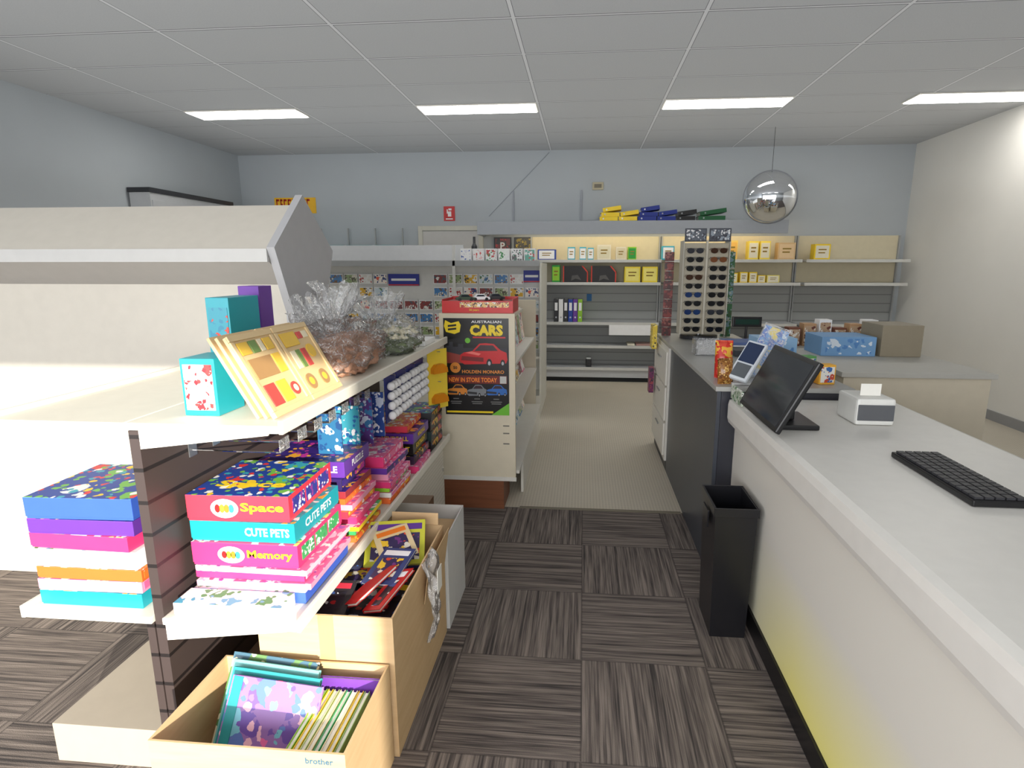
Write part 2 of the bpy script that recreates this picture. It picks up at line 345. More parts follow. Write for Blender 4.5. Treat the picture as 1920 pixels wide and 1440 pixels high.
for (x0,x1,h,m,p,l) in ((-.63,-.38,.14,BLUE,WH,'blue stationery carton'),(-.22,-.12,.17,CY,WH,'cyan stationery pack'),(-.06,.03,.17,CY,WH,'cyan stationery pack'),(.05,.13,.16,CY,WH,'cyan stationery pack'),(.18,.36,.2,IVO,M((226,220,190)),'cream envelope box'),(.43,.56,.17,IVO,M((225,215,180)),'cream envelope box'),(.59,.70,.17,LIME,GRN,'bright green notebook pack'),
                     (1.04,1.2,.18,CY,WH,'cyan stationery pack'),(1.88,2.02,.25,M((245,210,110)),M((245,190,90)),'amber yellow envelope box'),(2.16,2.29,.24,M((250,225,90)),IVO,'yellow envelope box'),(2.31,2.44,.24,M((250,225,90)),IVO,'yellow envelope box'),(2.54,2.76,.22,M((225,190,140)),M((235,205,160)),'tan paper box'),(3.0,3.2,.2,YEL,IVO,'yellow envelope box')):
    carton('stationery_box',(x0,x1,8.02,8.16,1.671,1.67+h),m,label=l+' standing on the upper wall shelf',cat='box',group='stationery on the upper wall shelf',pm=p,bars=YB_)
for (x0,x1,h,m,p,l) in ((-.43,-.32,.23,GRN,LIME,'green folder pack'),(.55,.76,.21,M((250,225,70)),M((250,236,130)),'yellow envelope box'),(.79,.99,.21,M((250,225,70)),M((250,236,130)),'yellow envelope box'),(1.93,2.04,.13,YEL,IVO,'small yellow box'),(2.07,2.17,.14,YEL,IVO,'small yellow box'),(2.19,2.29,.14,YEL,IVO,'small yellow box'),(2.30,2.40,.10,YEL,IVO,'small yellow box'),(2.42,2.58,.10,M((240,225,120)),IVO,'pale yellow box')):
    carton('stationery_box',(x0,x1,8.0,8.14,1.371,1.37+h),m,label=l+' standing on the middle wall shelf',cat='box',group='stationery on the middle wall shelf',pm=p,bars=YB_)
for x in (-.11,.27):
    t=empty('document_box',(x,8.1,1.371))
    prismo('case',((-.17,0),(.17,0),(.17,.14),(.10,.22),(-.17,.22)),'y',-.08,.08,M((36,34,36),.5),t)
    bm=bmesh.new(); prism(bm,((.155,.0),(.17,.0),(.17,.14),(.10,.22),(.08,.22),(.155,.132)),'y',-.084,-.081); prism(bm,((-.17,0),(-.155,0),(-.155,.22),(-.17,.22)),'y',-.084,-.081)
    mk('red_band',bm,M((215,60,40),.5),t)
    prismo('curved_slot',((-.06,.02),(.0,.05),(.08,.03),(.03,.10),(-.05,.09)),'y',-.084,-.081,M((90,88,86)),t)
    top(t,'black cut-corner document box with red band on wall shelf','box','red and black document boxes')
def binder(loc,rot,col,w=.06,h=.31,dp=.27,group='binders',label=''):
    t=empty('ring_binder',loc); t.rotation_euler=rot
    bm=bmesh.new()
    addbox(bm,(-w/2,-w/2+.004,0,dp,0,h),.001); addbox(bm,(w/2-.004,w/2,0,dp,0,h),.001); addbox(bm,(-w/2,w/2,-.004,.0,0,h),.001)
    mk('cover',bm,col,t)
    box('paper_block',(-w/2+.006,w/2-.006,.01,dp-.01,.006,h-.006),PAPER,t,0)
    if rot[1]==0: box('spine_label',(-w*.32,w*.32,-.0055,-.0045,h*.5,h*.85),WH,t,0)
    bm=bmesh.new(); addcyl(bm,(0,-.006,h*.2),(0,-.0045,h*.2),w*.2,12); mk('finger_ring',bm,STEEL,t)
    top(t,label,'binder',group)
for i,(c,n) in enumerate(((BLACK,'black'),(WH,'white'),(BLACK,'black'),(BLUE,'blue'),(PURP,'purple'),(LIME,'lime green'))):
    binder((-.37+i*.066,8.02,.831),(0,0,0),c,group='binders standing on the wall shelf',label=n+' ring binder standing upright on wall shelf')
cols=[(YEL,'yellow',.20,2,3),(M((30,50,140)),'blue',.70,2,3),(BLACK,'black',1.2,1,2),(M((20,90,50)),'green',1.48,1,2)]
for c,n,x,nc,nl in cols:
    for k in range(nc):
        for l in range(nl-k):
            tilt=8 if (l==nl-k-1) else 0
            binder((x+k*.25+.02*l,7.97+.01*l,2.203+l*.055),(0,R(90) if tilt==0 else R(90-tilt),R(random.uniform(-4,4))),c,w=.052,h=.24 if n!='green' else .34,group='binders piled on the canopy',label=n+' ring binder lying in a pile on the canopy')
s=top(wbox('paper_notice',(.36,.94,7.953,7.956,.66,.80),WH,bev=0),'white paper notice taped along a shelf edge','notice')
s=top(wbox('hanging_packet',(.05,.12,8.325,8.338,1.1,1.2),M((50,110,170))),'small blue packet hung on shelving back','packet')
s=top(wbox('small_dispenser',(.05,.13,8.02,8.1,.201,.31),M((30,30,34),.2),bev=.01),'small black dispenser on the bottom shelf','dispenser'); box('clear_top',(-.03,.03,-.03,.03,.11,.13),M((200,205,205),.1),s)
for i,(x0,x1) in enumerate(((.62,.72),(.74,.96))):
    carton('paper_pack',(x0,x1,8.0,8.25,.511,.535),(IVO,M((190,150,140)))[i],label='flat paper pack lying on a lower wall shelf',cat='paper')
for x,p,l in ((-1.28,((120,60,60),(190,60,60),(65,60,60)),'dark framed print with red motif on the wall'),(-.99,((80,75,55),(200,170,50),(50,50,45),(150,130,40)),'dark framed print with yellow motif on the wall')):
    s=top(wbox('framed_print',(x,x+.25,8.37,8.398,1.75,1.99),DARK),l,'picture'); box('print',(-.105,.105,-.018,-.0145,.02,.22),art(p,12),s,0)
    if x<-1.1: text('P',.1,(0,-.02,.12),FY,WH,s,off=.02)
t=empty('wall_shelving_unit',(-3.6,8.15,0)); top(t,'pale grey wall shelving with teal items on top','shelving')
wbox('back_panel',(-4.7,-2.5,8.34,8.38,0,1.85),GREYW,t)
for z in (.3,.8,1.3,1.82): wbox('shelf',(-4.7,-2.5,7.95,8.338,z-.025,z),GREYW,t)
for i in range(6):
    x=-4.6+i*.4; wbox('upright',(x,x+.015,8.3,8.338,0,2.12),LGREY,t)
for i in range(5):
    x=-4.5+i*.4; carton('storage_tray',(x,x+.36,8.0,8.28,1.821,1.875),TEAL,label='flat teal tray on top of wall shelving',cat='tray',group='teal trays')
t=empty('wall_cabinet',(-4.86,7,0)); top(t,'tall grey cabinet with a dark top against the wall','cabinet')
wbox('body',(-4.98,-4.74,6.2,7.7,0,2.38),GREYW,t); wbox('cabinet_top',(-4.985,-4.72,6.18,7.72,2.381,2.43),DARK,t)
for y in (6.22,6.97): wbox('door',(-4.739,-4.725,y,y+.71,.1,2.3),GREYW,t)
# ---------------------------------------------------------------- card gondola
GX0,GX1=-3.5,-.44
t=empty('card_display_gondola',(-2,6.5,0)); top(t,'long white card display gondola with grey top shelf','shelving')
PEG=M((220,220,217),.6)
wbox('display_panel',(GX0,GX1-.02,6.46,6.5,.12,1.60),PEG,t)
wbox('top_shelf',(GX0,GX1-.02,6.12,6.62,1.60,1.63),GREYW,t)
wbox('shelf_fascia',(GX0,GX1-.02,6.10,6.119,1.585,1.645),LGREY,t)
bm=bmesh.new(); addbox(bm,(GX0+2,-1.36+2,.1,.13,1.631,1.82)); mk('top_back_board',bm,M((188,189,190)),t)
wbox('end_panel',(GX1-.019,GX1,6.12,7.05,0,1.62),M((222,220,210),.5),t)
wbox('base_deck',(GX0,GX1-.02,6.12,6.98,.1,.2),WHITE,t); wbox('kickboard',(GX0,GX1-.02,6.16,6.9,0,.099),DARK,t)
wbox('lower_shelf',(GX0,GX1-.02,6.16,6.459,.60,.625),WHITE,t)
wbox('back_display_panel',(GX0,GX1-.02,6.8,6.83,.2,1.6),PEG,t)
wbox('divider',(-1.38,-1.35,6.10,6.12,1.30,1.80),M((215,215,210),.3),t)
pals=[((210,225,235),(60,110,160),(240,240,235),(90,130,90)),((150,170,120),(90,80,70),(220,215,200)),((250,240,230),(230,90,60),(40,60,120)),((70,130,190),(225,220,200),(120,90,60)),((230,180,40),(60,60,60),(240,240,240)),((140,60,60),(230,230,225),(80,90,100)),((240,240,238),(180,60,60),(230,225,220))]
k=0
for ix in range(15):
    x=-3.05+ix*.172
    for iz in range(6):
        z=1.50-iz*.145
        if -2.25<x<-1.75 and iz<=1: continue
        if x<-2.6 and iz==1: continue
        if x>-.72 and iz==0: continue
        k+=1
        o=wbox('picture_card',(x,x+.155,6.436,6.442,z-.11,z),WH,bev=0)
        box('picture_print',(-.07,.07,-.0055,-.0035,.01,.1),art(pals[(k*5+ix)%7],16,seed=k%9),o,0)
        bm=bmesh.new(); addcyl(bm,(0,.0032,.105),(0,.0182,.105),.002,6); mk('peg',bm,STEEL,o)
        top(o,'small printed picture card hung on the display panel','card','picture cards on the display gondola')
HB=M((40,52,150),.5)
for x0,x1,z in ((-2.19,-1.84,1.37),(-.66,-.48,1.41),):
    s=top(wbox('header_sign',(x0,x1,6.43,6.458,z,z+.13),HB,bev=.002),'small blue header sign with white lettering band','sign')
    box('white_band',(-(x1-x0)*.4,(x1-x0)*.4,-.016,-.0145,.055,.08),WH,s,0); box('red_band',(-(x1-x0)*.5,(x1-x0)*.5,-.016,-.0145,.003,.016),RED,s,0)
for i in range(6):
    x=-1.30+i*.135; pm=[((250,250,250),(40,90,170),(230,230,240)),((250,248,246),(210,60,50),(240,200,200)),((240,245,240),(40,140,80),(200,60,60)),((245,250,245),(60,150,80),(240,240,240)),((240,240,240),(30,120,90),(90,90,90)),((90,170,150),(200,60,60),(240,240,240))][i]
    carton('card_box',(x,x+.12,6.14,6.3,1.631,1.631+.135),WH,label='white boxed cards with coloured picture on top shelf',cat='box',group='boxed cards on the gondola top',pm=art(pm,18,seed=i))
bm=bmesh.new(); addcyl(bm,(0,0,0),(0,0,.17),.032,16); addcyl(bm,(0,0,.17),(0,0,.2),.03,16,.014); addcyl(bm,(0,0,.2),(0,0,.27),.014,12); 
o=mk('spray_bottle',bm,DARK,None,(-1.2,6.42,1.631)); top(o,'small dark bottle standing on the gondola top','bottle')
# ---------------------------------------------------------------- poster gondola
PX0,PX1=-.90,-.42; PY=3.56
t=empty('poster_gondola',(-.66,3.6,0)); top(t,'cream gondola with a poster end panel and wood plinth','shelving')
wbox('end_panel',(PX0,PX1,PY,PY+.03,.225,1.294),M((218,208,184),.5),t)
wbox('plinth',(PX0,-.50,PY+.005,PY+.30,0,.20),woodm((104,58,36),(150,92,60),0,40),t)
wbox('core_panel',(-.69,-.66,PY+.031,5.55,.1,1.27),CREAM,t)
wbox('top_board',(PX0,PX1,PY+.031,4.05,1.275,1.294),M((222,216,198)),t)
wbox('skirt_edge',(PX0,PX1+.005,PY-.008,PY-.001,.20,.228),WHITE,t)
for z,xx in ((.26,-.40),(.62,-.44),(.92,-.46)):
    wbox('shelf',(-.655,xx,PY+.04,5.5,z-.022,z),WHITE,t); wbox('shelf',(-.92,-.695,PY+.04,5.5,z-.022,z),WHITE,t)
wbox('base_side_board',(-.42,-.402,PY+.31,5.5,0,.235),M((225,222,212)),t)
wbox('far_end_panel',(-.9,-.45,5.52,5.55,0,1.27),CREAM,t)
for i,z in enumerate((.30,.37,.42)): wbox('small_label',(-.50,-.46,PY-.0022,PY-.0004,z+.15,z+.158),M((120,116,105)),t,0)
for i in range(8):
    y=3.63+i*.225
    for z,m in ((.262,[CY,WH,M((60,130,190)),IVO][i%4]),(.622,[WH,IVO,WH,PINK][i%4]),(.922,[WH,M((230,200,200)),RED,WH][i%4])):
        o=box('magazine',(0,.008,0,.21,0,.29 if z>.3 else .2),m,None,.001,(-.555,y,z),(0,R(-14 if z<.9 else -8),0))
        box('cover_print',(.0085,.0095,.012,.198,.012,.27 if z>.3 else .19),art(pals[(i+int(z*10))%7],12,seed=i),o,0)
        top(o,'magazine leaning upright on a gondola shelf','magazine','magazines on the poster gondola')
pw,ph=.413,.62
P=top(box('poster',(0,pw,-.002,0,0,ph),M((20,20,22),.3),None,0,(-.872,PY-.0012,.645)),'black car exhibition poster with yellow and white lettering','poster')
YP=M((245,215,30),.4,noise=0); ORP=M((225,140,50),.4,noise=0); WP=M((240,240,240),.4,noise=0); RP=M((205,30,35),.3,noise=0); GP=M((110,190,50),.4,noise=0)
def uv(u,v,l=0): return (u*pw,-.0028-.0005*l,v*ph)
text('AUSTRALIAN',.016,uv(.66,.965),FY,WP,P,w=.19,off=.02)
text('CARS',.07,uv(.66,.88),FY,YP,P,w=.21,off=.06)
def poly(name,pts,mat,l=0,parent=P,sc=(pw,ph)):
    bm=bmesh.new(); bm.faces.new([bm.verts.new((u*sc[0],-.0028-.0004*l,v*sc[1])) for u,v in pts]); 
    return mk(name,bm,mat,parent)
poly('yellow_emblem',((.03,.98),(.12,.95),(.24,.97),(.27,.93),(.25,.86),(.17,.84),(.04,.86),(.01,.92)),YP)
poly('dark_mark',((.07,.93),(.2,.94),(.2,.92),(.07,.91)),BLACK,1); poly('dark_mark',((.07,.895),(.2,.905),(.2,.885),(.07,.875)),BLACK,1)
def disc(name,u,v,r,mat,l=0):
    bm=bmesh.new(); bm.faces.new([bm.verts.new((u*pw+r*math.cos(a*math.pi/12),-.0028-.0004*l,v*ph+r*math.sin(a*math.pi/12))) for a in range(24)][::-1]); return mk(name,bm,mat,P)
disc('green_badge',.37,.775,.017,GP,1)
poly('printed_skyline',((.02,.60),(.02,.72),(.08,.72),(.08,.76),(.14,.76),(.14,.71),(.22,.71),(.22,.74),(.3,.74),(.3,.70),(.98,.70),(.98,.60)),M((52,52,60),.5))
poly('red_panel',((.03,.54),(.03,.66),(.3,.62),(.3,.54)),M((150,60,50),.5),1)
poly('small_print_red',((.45,.80),(.45,.815),(.95,.815),(.95,.80)),RP,1)
def flatcar(u,v,w,h,mat,l):
    def q(a,b): return (u+a*w,v+b*h)
    poly('printed_car',[q(*p) for p in ((0,.22),(.02,.5),(.1,.6),(.27,.66),(.42,.98),(.55,1.0),(.72,.97),(.86,.7),(.98,.6),(1,.3),(.97,.14),(.1,.08))],mat,l)
    poly('printed_windscreen',[q(*p) for p in ((.31,.66),(.44,.92),(.7,.91),(.8,.68))],M((60,40,45),.3),l+1)
    poly('printed_grille',[q(*p) for p in ((.03,.26),(.05,.44),(.5,.38),(.5,.2))],M((120,20,22),.4) if mat is RP else DARK,l+1)
    if mat is RP: poly('printed_stripe',[q(*p) for p in ((.12,.58),(.26,.64),(.45,.55),(.4,.47))],M((240,120,110),.3),l+1)
    for c,rr in ((.62,.13),(.9,.11)):
        pts=[(c+rr*.45*math.cos(a*math.pi/8),.14+rr*1.5*math.sin(a*math.pi/8)) for a in range(16)]
        poly('printed_wheel',[q(*p) for p in pts],BLACK,l+2)
        pts=[(c+rr*.22*math.cos(a*math.pi/8),.14+rr*.7*math.sin(a*math.pi/8)) for a in range(16)]
        poly('printed_hubcap',[q(*p) for p in pts],M((180,180,185),.3),l+3)
flatcar(.24,.51,.74,.24,RP,2)
disc('orange_badge',.17,.495,.034,ORP,4); text('50',.02,uv(.17,.495,6),FY,BLACK,P,off=.03)
text('HOLDEN MONARO',.022,uv(.6,.455,2),FY,ORP,P,w=.27,off=.03)
poly('dark_red_band',((.03,.33),(.03,.415),(.97,.415),(.97,.33)),M((110,25,22),.4),0)
text('NEW IN STORE TODAY',.03,uv(.44,.37,3),FY,M((250,140,40),.4,noise=0),P,w=.31,off=.03)
poly('pale_patch',((.86,.335),(.86,.41),(.96,.41),(.96,.335)),M((200,200,195),.5),2)
flatcar(.03,.2,.32,.12,ORP,2); flatcar(.34,.19,.32,.13,M((130,135,140),.3),2); flatcar(.64,.2,.33,.12,M((50,110,190),.3),2)
for u in (.17,.5,.8):
    for v,w in ((.165,.07),(.135,.14),(.115,.12)): poly('small_print',((u-w/1.6,v),(u-w/1.6,v+.009),(u+w/1.6,v+.009),(u+w/1.6,v)),M((120,120,118),.5),1)
poly('yellow_strip',((.02,.02),(.02,.04),(.75,.04),(.75,.02)),YP,1)
poly('green_corner',((.72,0),(1,.13),(1,0)),GP,2)
t=empty('display_tray',(-.66,3.74,1.295)); top(t,'red cardboard counter display tray with printed front','tray')
RC=M((205,45,45),.4)
box('tray_base',(-.225,.225,-.15,.15,0,.004),RC,t,0)
box('tray_front',(-.225,.225,-.15,-.146,.0045,.075),RC,t,0); box('tray_back',(-.225,.225,.146,.15,.0045,.09),RC,t,0)
box('tray_side',(-.225,-.221,-.145,.145,.0045,.085),RC,t,0); box('tray_side',(.221,.225,-.145,.145,.0045,.085),RC,t,0)
box('printed_strip',(-.11,.20,-.1525,-.151,.035,.068),art(((230,190,120),(240,235,225),(170,60,50),(70,60,60)),40),t,0)
text('50 years',.018,(-.02,-.153,.018),FY,M((230,190,60)),t,off=.02)
def modelcar(loc,mat,sc=1,rz=0,label=''):
    t=empty('model_car',loc,rz)
    prismo('body',[(a*sc,b*sc) for a,b in ((-.045,.006),(-.046,.016),(-.03,.02),(-.018,.032),(.014,.032),(.028,.02),(.045,.017),(.046,.006))],'y',-.018*sc,.018*sc,mat,t)
    for x in (-.028,.028):
        bm=bmesh.new(); addcyl(bm,(x*sc,-.02*sc,.008*sc),(x*sc,.02*sc,.008*sc),.008*sc,12); mk('wheel_pair',bm,BLACK,t)
    prismo('window',[(a*sc,b*sc) for a,b in ((-.024,.021),(-.017,.029),(.013,.029),(.022,.021))],'y',-.0186*sc,.0186*sc,M((30,35,45),.1),t)
    top(t,label,'toy car')
box('inner_card',(-.215,.215,-.14,.14,.005,.07),M((150,40,40)),t,0)
for i,m in enumerate((M((60,80,60)),WH,DARK)):
    modelcar((-.75+i*.09,3.66+.05*i,1.366),m,1.3,R(20),'small model car resting in the red tray')
top(wbox('floor_mat',(-1.3,-.92,3.43,3.555,0,.006),M((25,75,80),.9),bev=0),'dark teal floor mat beside the gondola','mat')
# ---------------------------------------------------------------- toy gondola
TX=-.815; TB=-1.25; TY0,TY1=1.46,3.42; Z1=1.15; Z2=.54
SHW=M((230,226,212),.45)
t=empty('toy_gondola',(-1.03,2.44,0)); top(t,'cream shelved gondola with dark slatted back and hooks','shelving')
wbox('slatted_back',(TB-.03,TB,TY0+.01,TY1-.01,0,Z1-.026),slat((66,56,54),(30,25,25),.1),t,0)
for z in (Z1,Z2):
    wbox('shelf',(TB-.03 if z==Z1 else TB,TX-.0145,TY0,TY1,z-.022,z),SHW,t,.003)
    wbox('front_lip',(TX-.014,TX,TY0,TY1,z-.024,z+.016),M((235,231,218),.45),t,.003)
    for y in (TY0+.01,2.44,TY1-.02):
        prismo('bracket',((TB-t.location[0]+.001,z-.08),(TB-t.location[0]+.001,z-.023),(TX-.05-t.location[0],z-.023),(TX-.05-t.location[0],z-.03)),'y',y-2.44,y-2.44+.006,WHITE,t)
wbox('base_deck',(TB,TX-.12,TY0,TY1,0,.14),M((150,120,95)),t)
t=empty('toy_gondola',(-1.5,1.9,0)); top(t,'cream shelved gondola bay standing back to back','shelving')
for z in (Z1,Z2): 
    wbox('shelf',(-1.70,-1.285,TY0,2.32,z-.022,z),SHW,t,.003); wbox('front_lip',(-1.715,-1.701,TY0,2.32,z-.024,z+.016),SHW,t,.003)
wbox('base_deck',(-1.68,-1.285,TY0,2.32,0,.14),M((170,160,145)),t); wbox('slatted_back',(-1.31,-1.285,TY0+.01,2.3,.141,Z2-.023),slat((66,56,54),(30,25,25),.1),t,0)
hk=empty('display_hook',(TB,1.68,1.0)); 
bm=bmesh.new(); addcyl(bm,(0,0,0),(.30,0,0),.0028,8); addcyl(bm,(.30,0,0),(.315,0,.02),.0028,8); addcyl(bm,(0,0,.035),(.31,0,.035),.002,8); mk('prong',bm,CHROME,hk)
box('back_plate',(.0005,.004,-.02,.02,-.02,.05),STEEL,hk); 
box('price_holder',(.312,.314,-.03,.03,.008,.05),cello(.25),hk,0); top(hk,'chrome slatwall hook with clear price holder','hook','slatwall hooks')
for i in range(1,7): dup(hk,(TB,1.68+i*.12,1.0))
bm=bmesh.new(); 
for i in range(3):
    for j in range(4): bmesh.ops.create_uvsphere(bm,u_segments=12,v_segments=8,radius=.0205,matrix=Matrix.Translation((.022,-.048+i*.048,-.105+j*.048)))
gb=box('golf_ball_pack',(-.003,.001,-.078,.078,-.14,.1),M((35,50,130),.4),None,0,(-.93,2.68,.98))
mk('golf_ball_set',bm,WH,gb,smooth=True)
bm=bmesh.new(); addcyl(bm,(-.32,0,.085),(.03,0,.085),.0025,8); mk('hook_prong',bm,CHROME,gb)
top(gb,'blue card of white golf balls hanging on a hook','golf balls','golf ball packs'); 
for y in (2.85,3.02,3.19): dup(gb,(-.93,y,.98))
for i,(y,x,pl) in enumerate(((2.12,-.99,((40,100,140),(210,225,230),(30,70,120))),(2.25,-.97,((60,150,170),(230,230,235),(40,90,150))),(2.40,-.97,((90,60,130),(200,210,230),(60,120,170))),(2.52,-.96,((40,70,140),(230,230,235),(190,200,220))))):
    s=box('hanging_toy_pack',(-.05,.05,-.004,.004,-.12,.09),art(pl,22,seed=i),None,.001,(x,y,.925))
    bm=bmesh.new(); addcyl(bm,(-.27+(-.0),.006,.075),(.02,.006,.075),.0025,8); addcyl(bm,(.0,-.006,.075),(.0,.008,.075),.003,8); mk('hook_prong',bm,CHROME,s)
    top(s,'small blue carded toy hanging on a hook','toy','hanging carded toys')
for i,(z,y) in enumerate(((1.0,3.33),(.82,3.33))):
    s=box('toy_car_pack',(-.003,.001,-.075,.075,-.08,.1),M((245,215,70),.4),None,0,(-.86,y,z),(0,0,R(-35)))
    bm=bmesh.new(); prism(bm,((-.055,-.04),(-.055,-.01),(-.03,.012),(.02,.014),(.05,-.01),(.055,-.04)),'x',.003,.035); mk('toy_car',bm,M((225,140,30),.3),s)
    bm=bmesh.new(); addcyl(bm,(-.34,0,.085),(.02,0,.085),.0025,8); mk('hook_prong',bm,CHROME,s,rot=(0,0,R(35)))
    top(s,'yellow carded toy car hanging on a hook','toy car','carded toy cars')
def ovalbadge(o,x,y,z,a,b):
    bm=bmesh.new(); bm.faces.new([bm.verts.new((x+a*math.cos(k*math.pi/12),y,z+b*math.sin(k*math.pi/12))) for k in range(24)]); mk('white_oval_badge',bm,WH,o)
    for i,m in enumerate((RED,LIME,ORG,CY)):
        bm=bmesh.new(); cx=x-a*.5+a*.33*i; bm.faces.new([bm.verts.new((cx+a*.2*math.cos(k*math.pi/6),y-.0006,z+b*.45*math.sin(k*math.pi/6))) for k in range(12)]); mk('badge_dot',bm,m,o)
def game(x0,x1,y0,y1,z,h,topm,sidem,txt=None,tm=None,rz=0,label='',grp='boxed games stacked on the shelf',side=None,panel=None,badge=False):
    w=(x1-x0)/2; dd=(y1-y0)/2
    o=box('boxed_game',(-w+.002,w-.002,-dd+.002,dd-.002,0,h-.003),sidem,None,.001,((x0+x1)/2,(y0+y1)/2,z+.0005),(0,0,rz))
    bm=bmesh.new(); addbox(bm,(-w,w,-dd,dd,h*.10,h-.001),.0015)
    l=mk('lid',bm,[sidem,topm],o)
    for p in l.data.polygons:
        if p.normal.z>.9: p.material_index=1
    if panel: box('printed_panel',(-w+.01,w-.01,-dd-.0012,-dd-.0002,h*.2,h*.9),panel,o,0)
    if side:
        if h>.06:
            n=3
            for i in range(n): a=-dd+.02+i*(2*dd-.04)/n; box('side_picture',(w+.0002,w+.0012,a+.006,a+(2*dd-.04)/n-.006,h*.22,h*.8),side,o,0)
        else: box('printed_panel',(w+.0002,w+.0012,-dd+.01,dd-.01,h*.25,h*.85),side,o,0)
    if badge: ovalbadge(o,-w*.25,-dd-.0015,h*.5,.045,h*.36)
    if txt:
        hh=min(h*.42,.04)
        text(txt,hh,(w*.48,-dd-.002,h*.52),FY,tm,o,w=min(w*.85,hh*.75*len(txt)),off=.03)
        if not side: text(txt,hh,(w+.002,0,h*.55),FX,tm,o,w=min(dd*1.3,hh*.75*len(txt)),off=.03)
        if h>.08: text(txt,.07,(w*.0,-dd*.45,h-.0002),(0,0,0),tm,o,w=w*1.4,off=.04)
    top(o,label or 'colourful boxed game stacked on the shelf','game',grp); return o
A1=art(((35,70,160),(250,210,50),(230,60,60),(60,170,190),(250,250,245),(120,190,80)),14)
A2=art(((20,150,165),(240,240,235),(240,170,60),(30,170,180)),14); A3=art(((235,80,130),(70,190,110),(250,230,120),(240,240,240)),14)
A4=art(((235,110,160),(250,200,220),(160,90,180),(240,240,240)),18); A5=art(((60,40,130),(200,60,160),(250,180,60),(40,30,90)),16)
A6=art(((25,25,35),(70,60,140),(220,80,60),(30,30,40),(240,200,60)),16); A7=art(((240,120,50),(250,210,60),(220,50,50),(250,240,230)),18)
A8=art(((240,240,236),(60,150,90),(90,170,200),(230,230,225)),16)
DPINK=M((225,60,120),.35); DRED=M((215,60,80),.35); DTEAL=M((30,160,175),.35); DGRN=M((60,165,100),.35); DBLU=M((60,95,190),.35); DPUR=M((100,55,155),.35); LPINK=M((240,160,190),.35); DORG=M((235,110,50),.35)
def stack(x0,x1,y0,y1,items,z=Z2):
    for it in items:
        (h,tp,sd,tx,tm,dx,dy,rz,lab,sp)=it[:10]
        game(x0+dx*.3,x1+dx,y0+dy,y1+dy,z,h,tp,sd,tx,tm,R(rz),lab,side=sp,badge=len(it)>10); z+=h
    return z
GD=art(((60,170,100),(240,240,235),(50,150,90),(60,165,100)),30)
stack(-1.235,-.905,1.60,1.93,[
 (.04,A8,DBLU,None,None,.055,-.03,0,'blue boxed game at the bottom of the stack',None),
 (.022,A4,LPINK,None,None,.065,-.02,1,'slim light pink boxed game in the stack',None),
 (.025,A4,DPINK,None,None,.045,-.01,0,'slim deep pink boxed game in the stack',A4),
 (.02,A4,M((250,200,215),.35),None,None,.06,-.015,-1,'slim pale pink boxed game in the stack',None),
 (.080,A3,DPINK,'Memory',YEL,.03,-.01,0,'pink and green boxed memory game',GD,1),
 (.068,A2,DTEAL,'CUTE PETS',WH,.02,0,0,'teal boxed game lettered CUTE PETS',None),
 (.088,A1,DRED,'Space',YEL,.0,0,2,'blue and red boxed Space game on top',art(((60,60,150),(240,240,240),(40,70,170),(150,60,150)),30),1)])
stack(-1.235,-.88,2.0,2.27,[
 (.02,A7,DORG,None,None,.03,-.02,0,'slim orange boxed set on the shelf',A7),
 (.02,A3,DGRN,None,None,.02,0,0,'slim green boxed set on the shelf',A3),
 (.02,A3,YEL,None,None,.035,-.01,1,'slim yellow boxed set on the shelf',None),
 (.03,A4,DPINK,None,None,.02,.01,1,'slim pink boxed set on the shelf',None),
 (.03,A7,DRED,None,None,.0,.0,-2,'slim red boxed set on the shelf',A7),
 (.025,A4,LPINK,None,None,.01,0,1,'slim light pink boxed set on the shelf',None),
 (.025,A7,DORG,None,None,-.01,0,-1,'slim orange boxed set on the shelf',A7),
 (.03,A5,M((150,50,60),.4),None,None,-.01,0,0,'slim maroon boxed set on the shelf',None),
 (.045,A5,M((50,35,90),.4),'POP',YEL,-.03,.0,2,'dark purple boxed game in the stack',A5),
 (.065,A5,DPUR,'PUZZLE',WH,-.02,.02,1,'purple boxed game on top of the stack',None)])
stack(-1.235,-.86,2.36,2.66,[
 (.025,A7,DORG,None,None,.02,-.01,0,'orange boxed set on the shelf',A7),
 (.025,A4,M((240,240,235)),None,None,.02,0,0,'white boxed set on the shelf',A4),
 (.02,A3,LIME,None,None,.01,0,1,'lime boxed set on the shelf',A3),
 (.03,A4,DPINK,None,None,.02,0,0,'pink boxed set on the shelf',A4),
 (.035,A4,LPINK,None,None,.0,.01,2,'light pink boxed set on the shelf',A4),
 (.03,A4,DPUR,None,None,.01,0,-1,'purple boxed set on the shelf',A5),
 (.05,A4,DPINK,None,None,-.01,0,1,'pink boxed set on the shelf',A4)])
stack(-1.22,-.86,2.76,3.05,[
 (.04,A4,DPINK,None,None,.03,-.03,3,'pink boxed game on the shelf',A4),
 (.045,A6,M((60,40,70),.4),None,None,.01,0,0,'dark boxed game on the shelf',A6),
 (.065,A6,BLACK,'FORTNIGHT',YEL,.0,.01,1,'black boxed game with yellow lettering',None),
 (.055,A5,DPUR,'MINDFALL',YEL,.01,0,0,'purple boxed game with yellow lettering',None),
 (.035,A7,DRED,None,None,-.03,.01,2,'red and yellow boxed game on top',A7)])
stack(-1.2,-.85,3.09,3.36,[
 (.06,A6,BLACK,None,None,0,0,0,'black boxed game at the far end of shelf',A6),
 (.06,A6,M((40,60,60),.4),None,None,0,0,1,'dark boxed game at the far end of shelf',A6),
 (.06,A6,BLACK,None,None,0,0,0,'black boxed game at the far end of shelf',A6),
 (.05,A1,DARK,None,None,0,0,2,'dark green boxed game at the far end of shelf',A6)])
game(-1.22,-.88,1.475,1.56,Z2,.045,A8,WH,rz=0,label='low white and green box at the shelf edge')
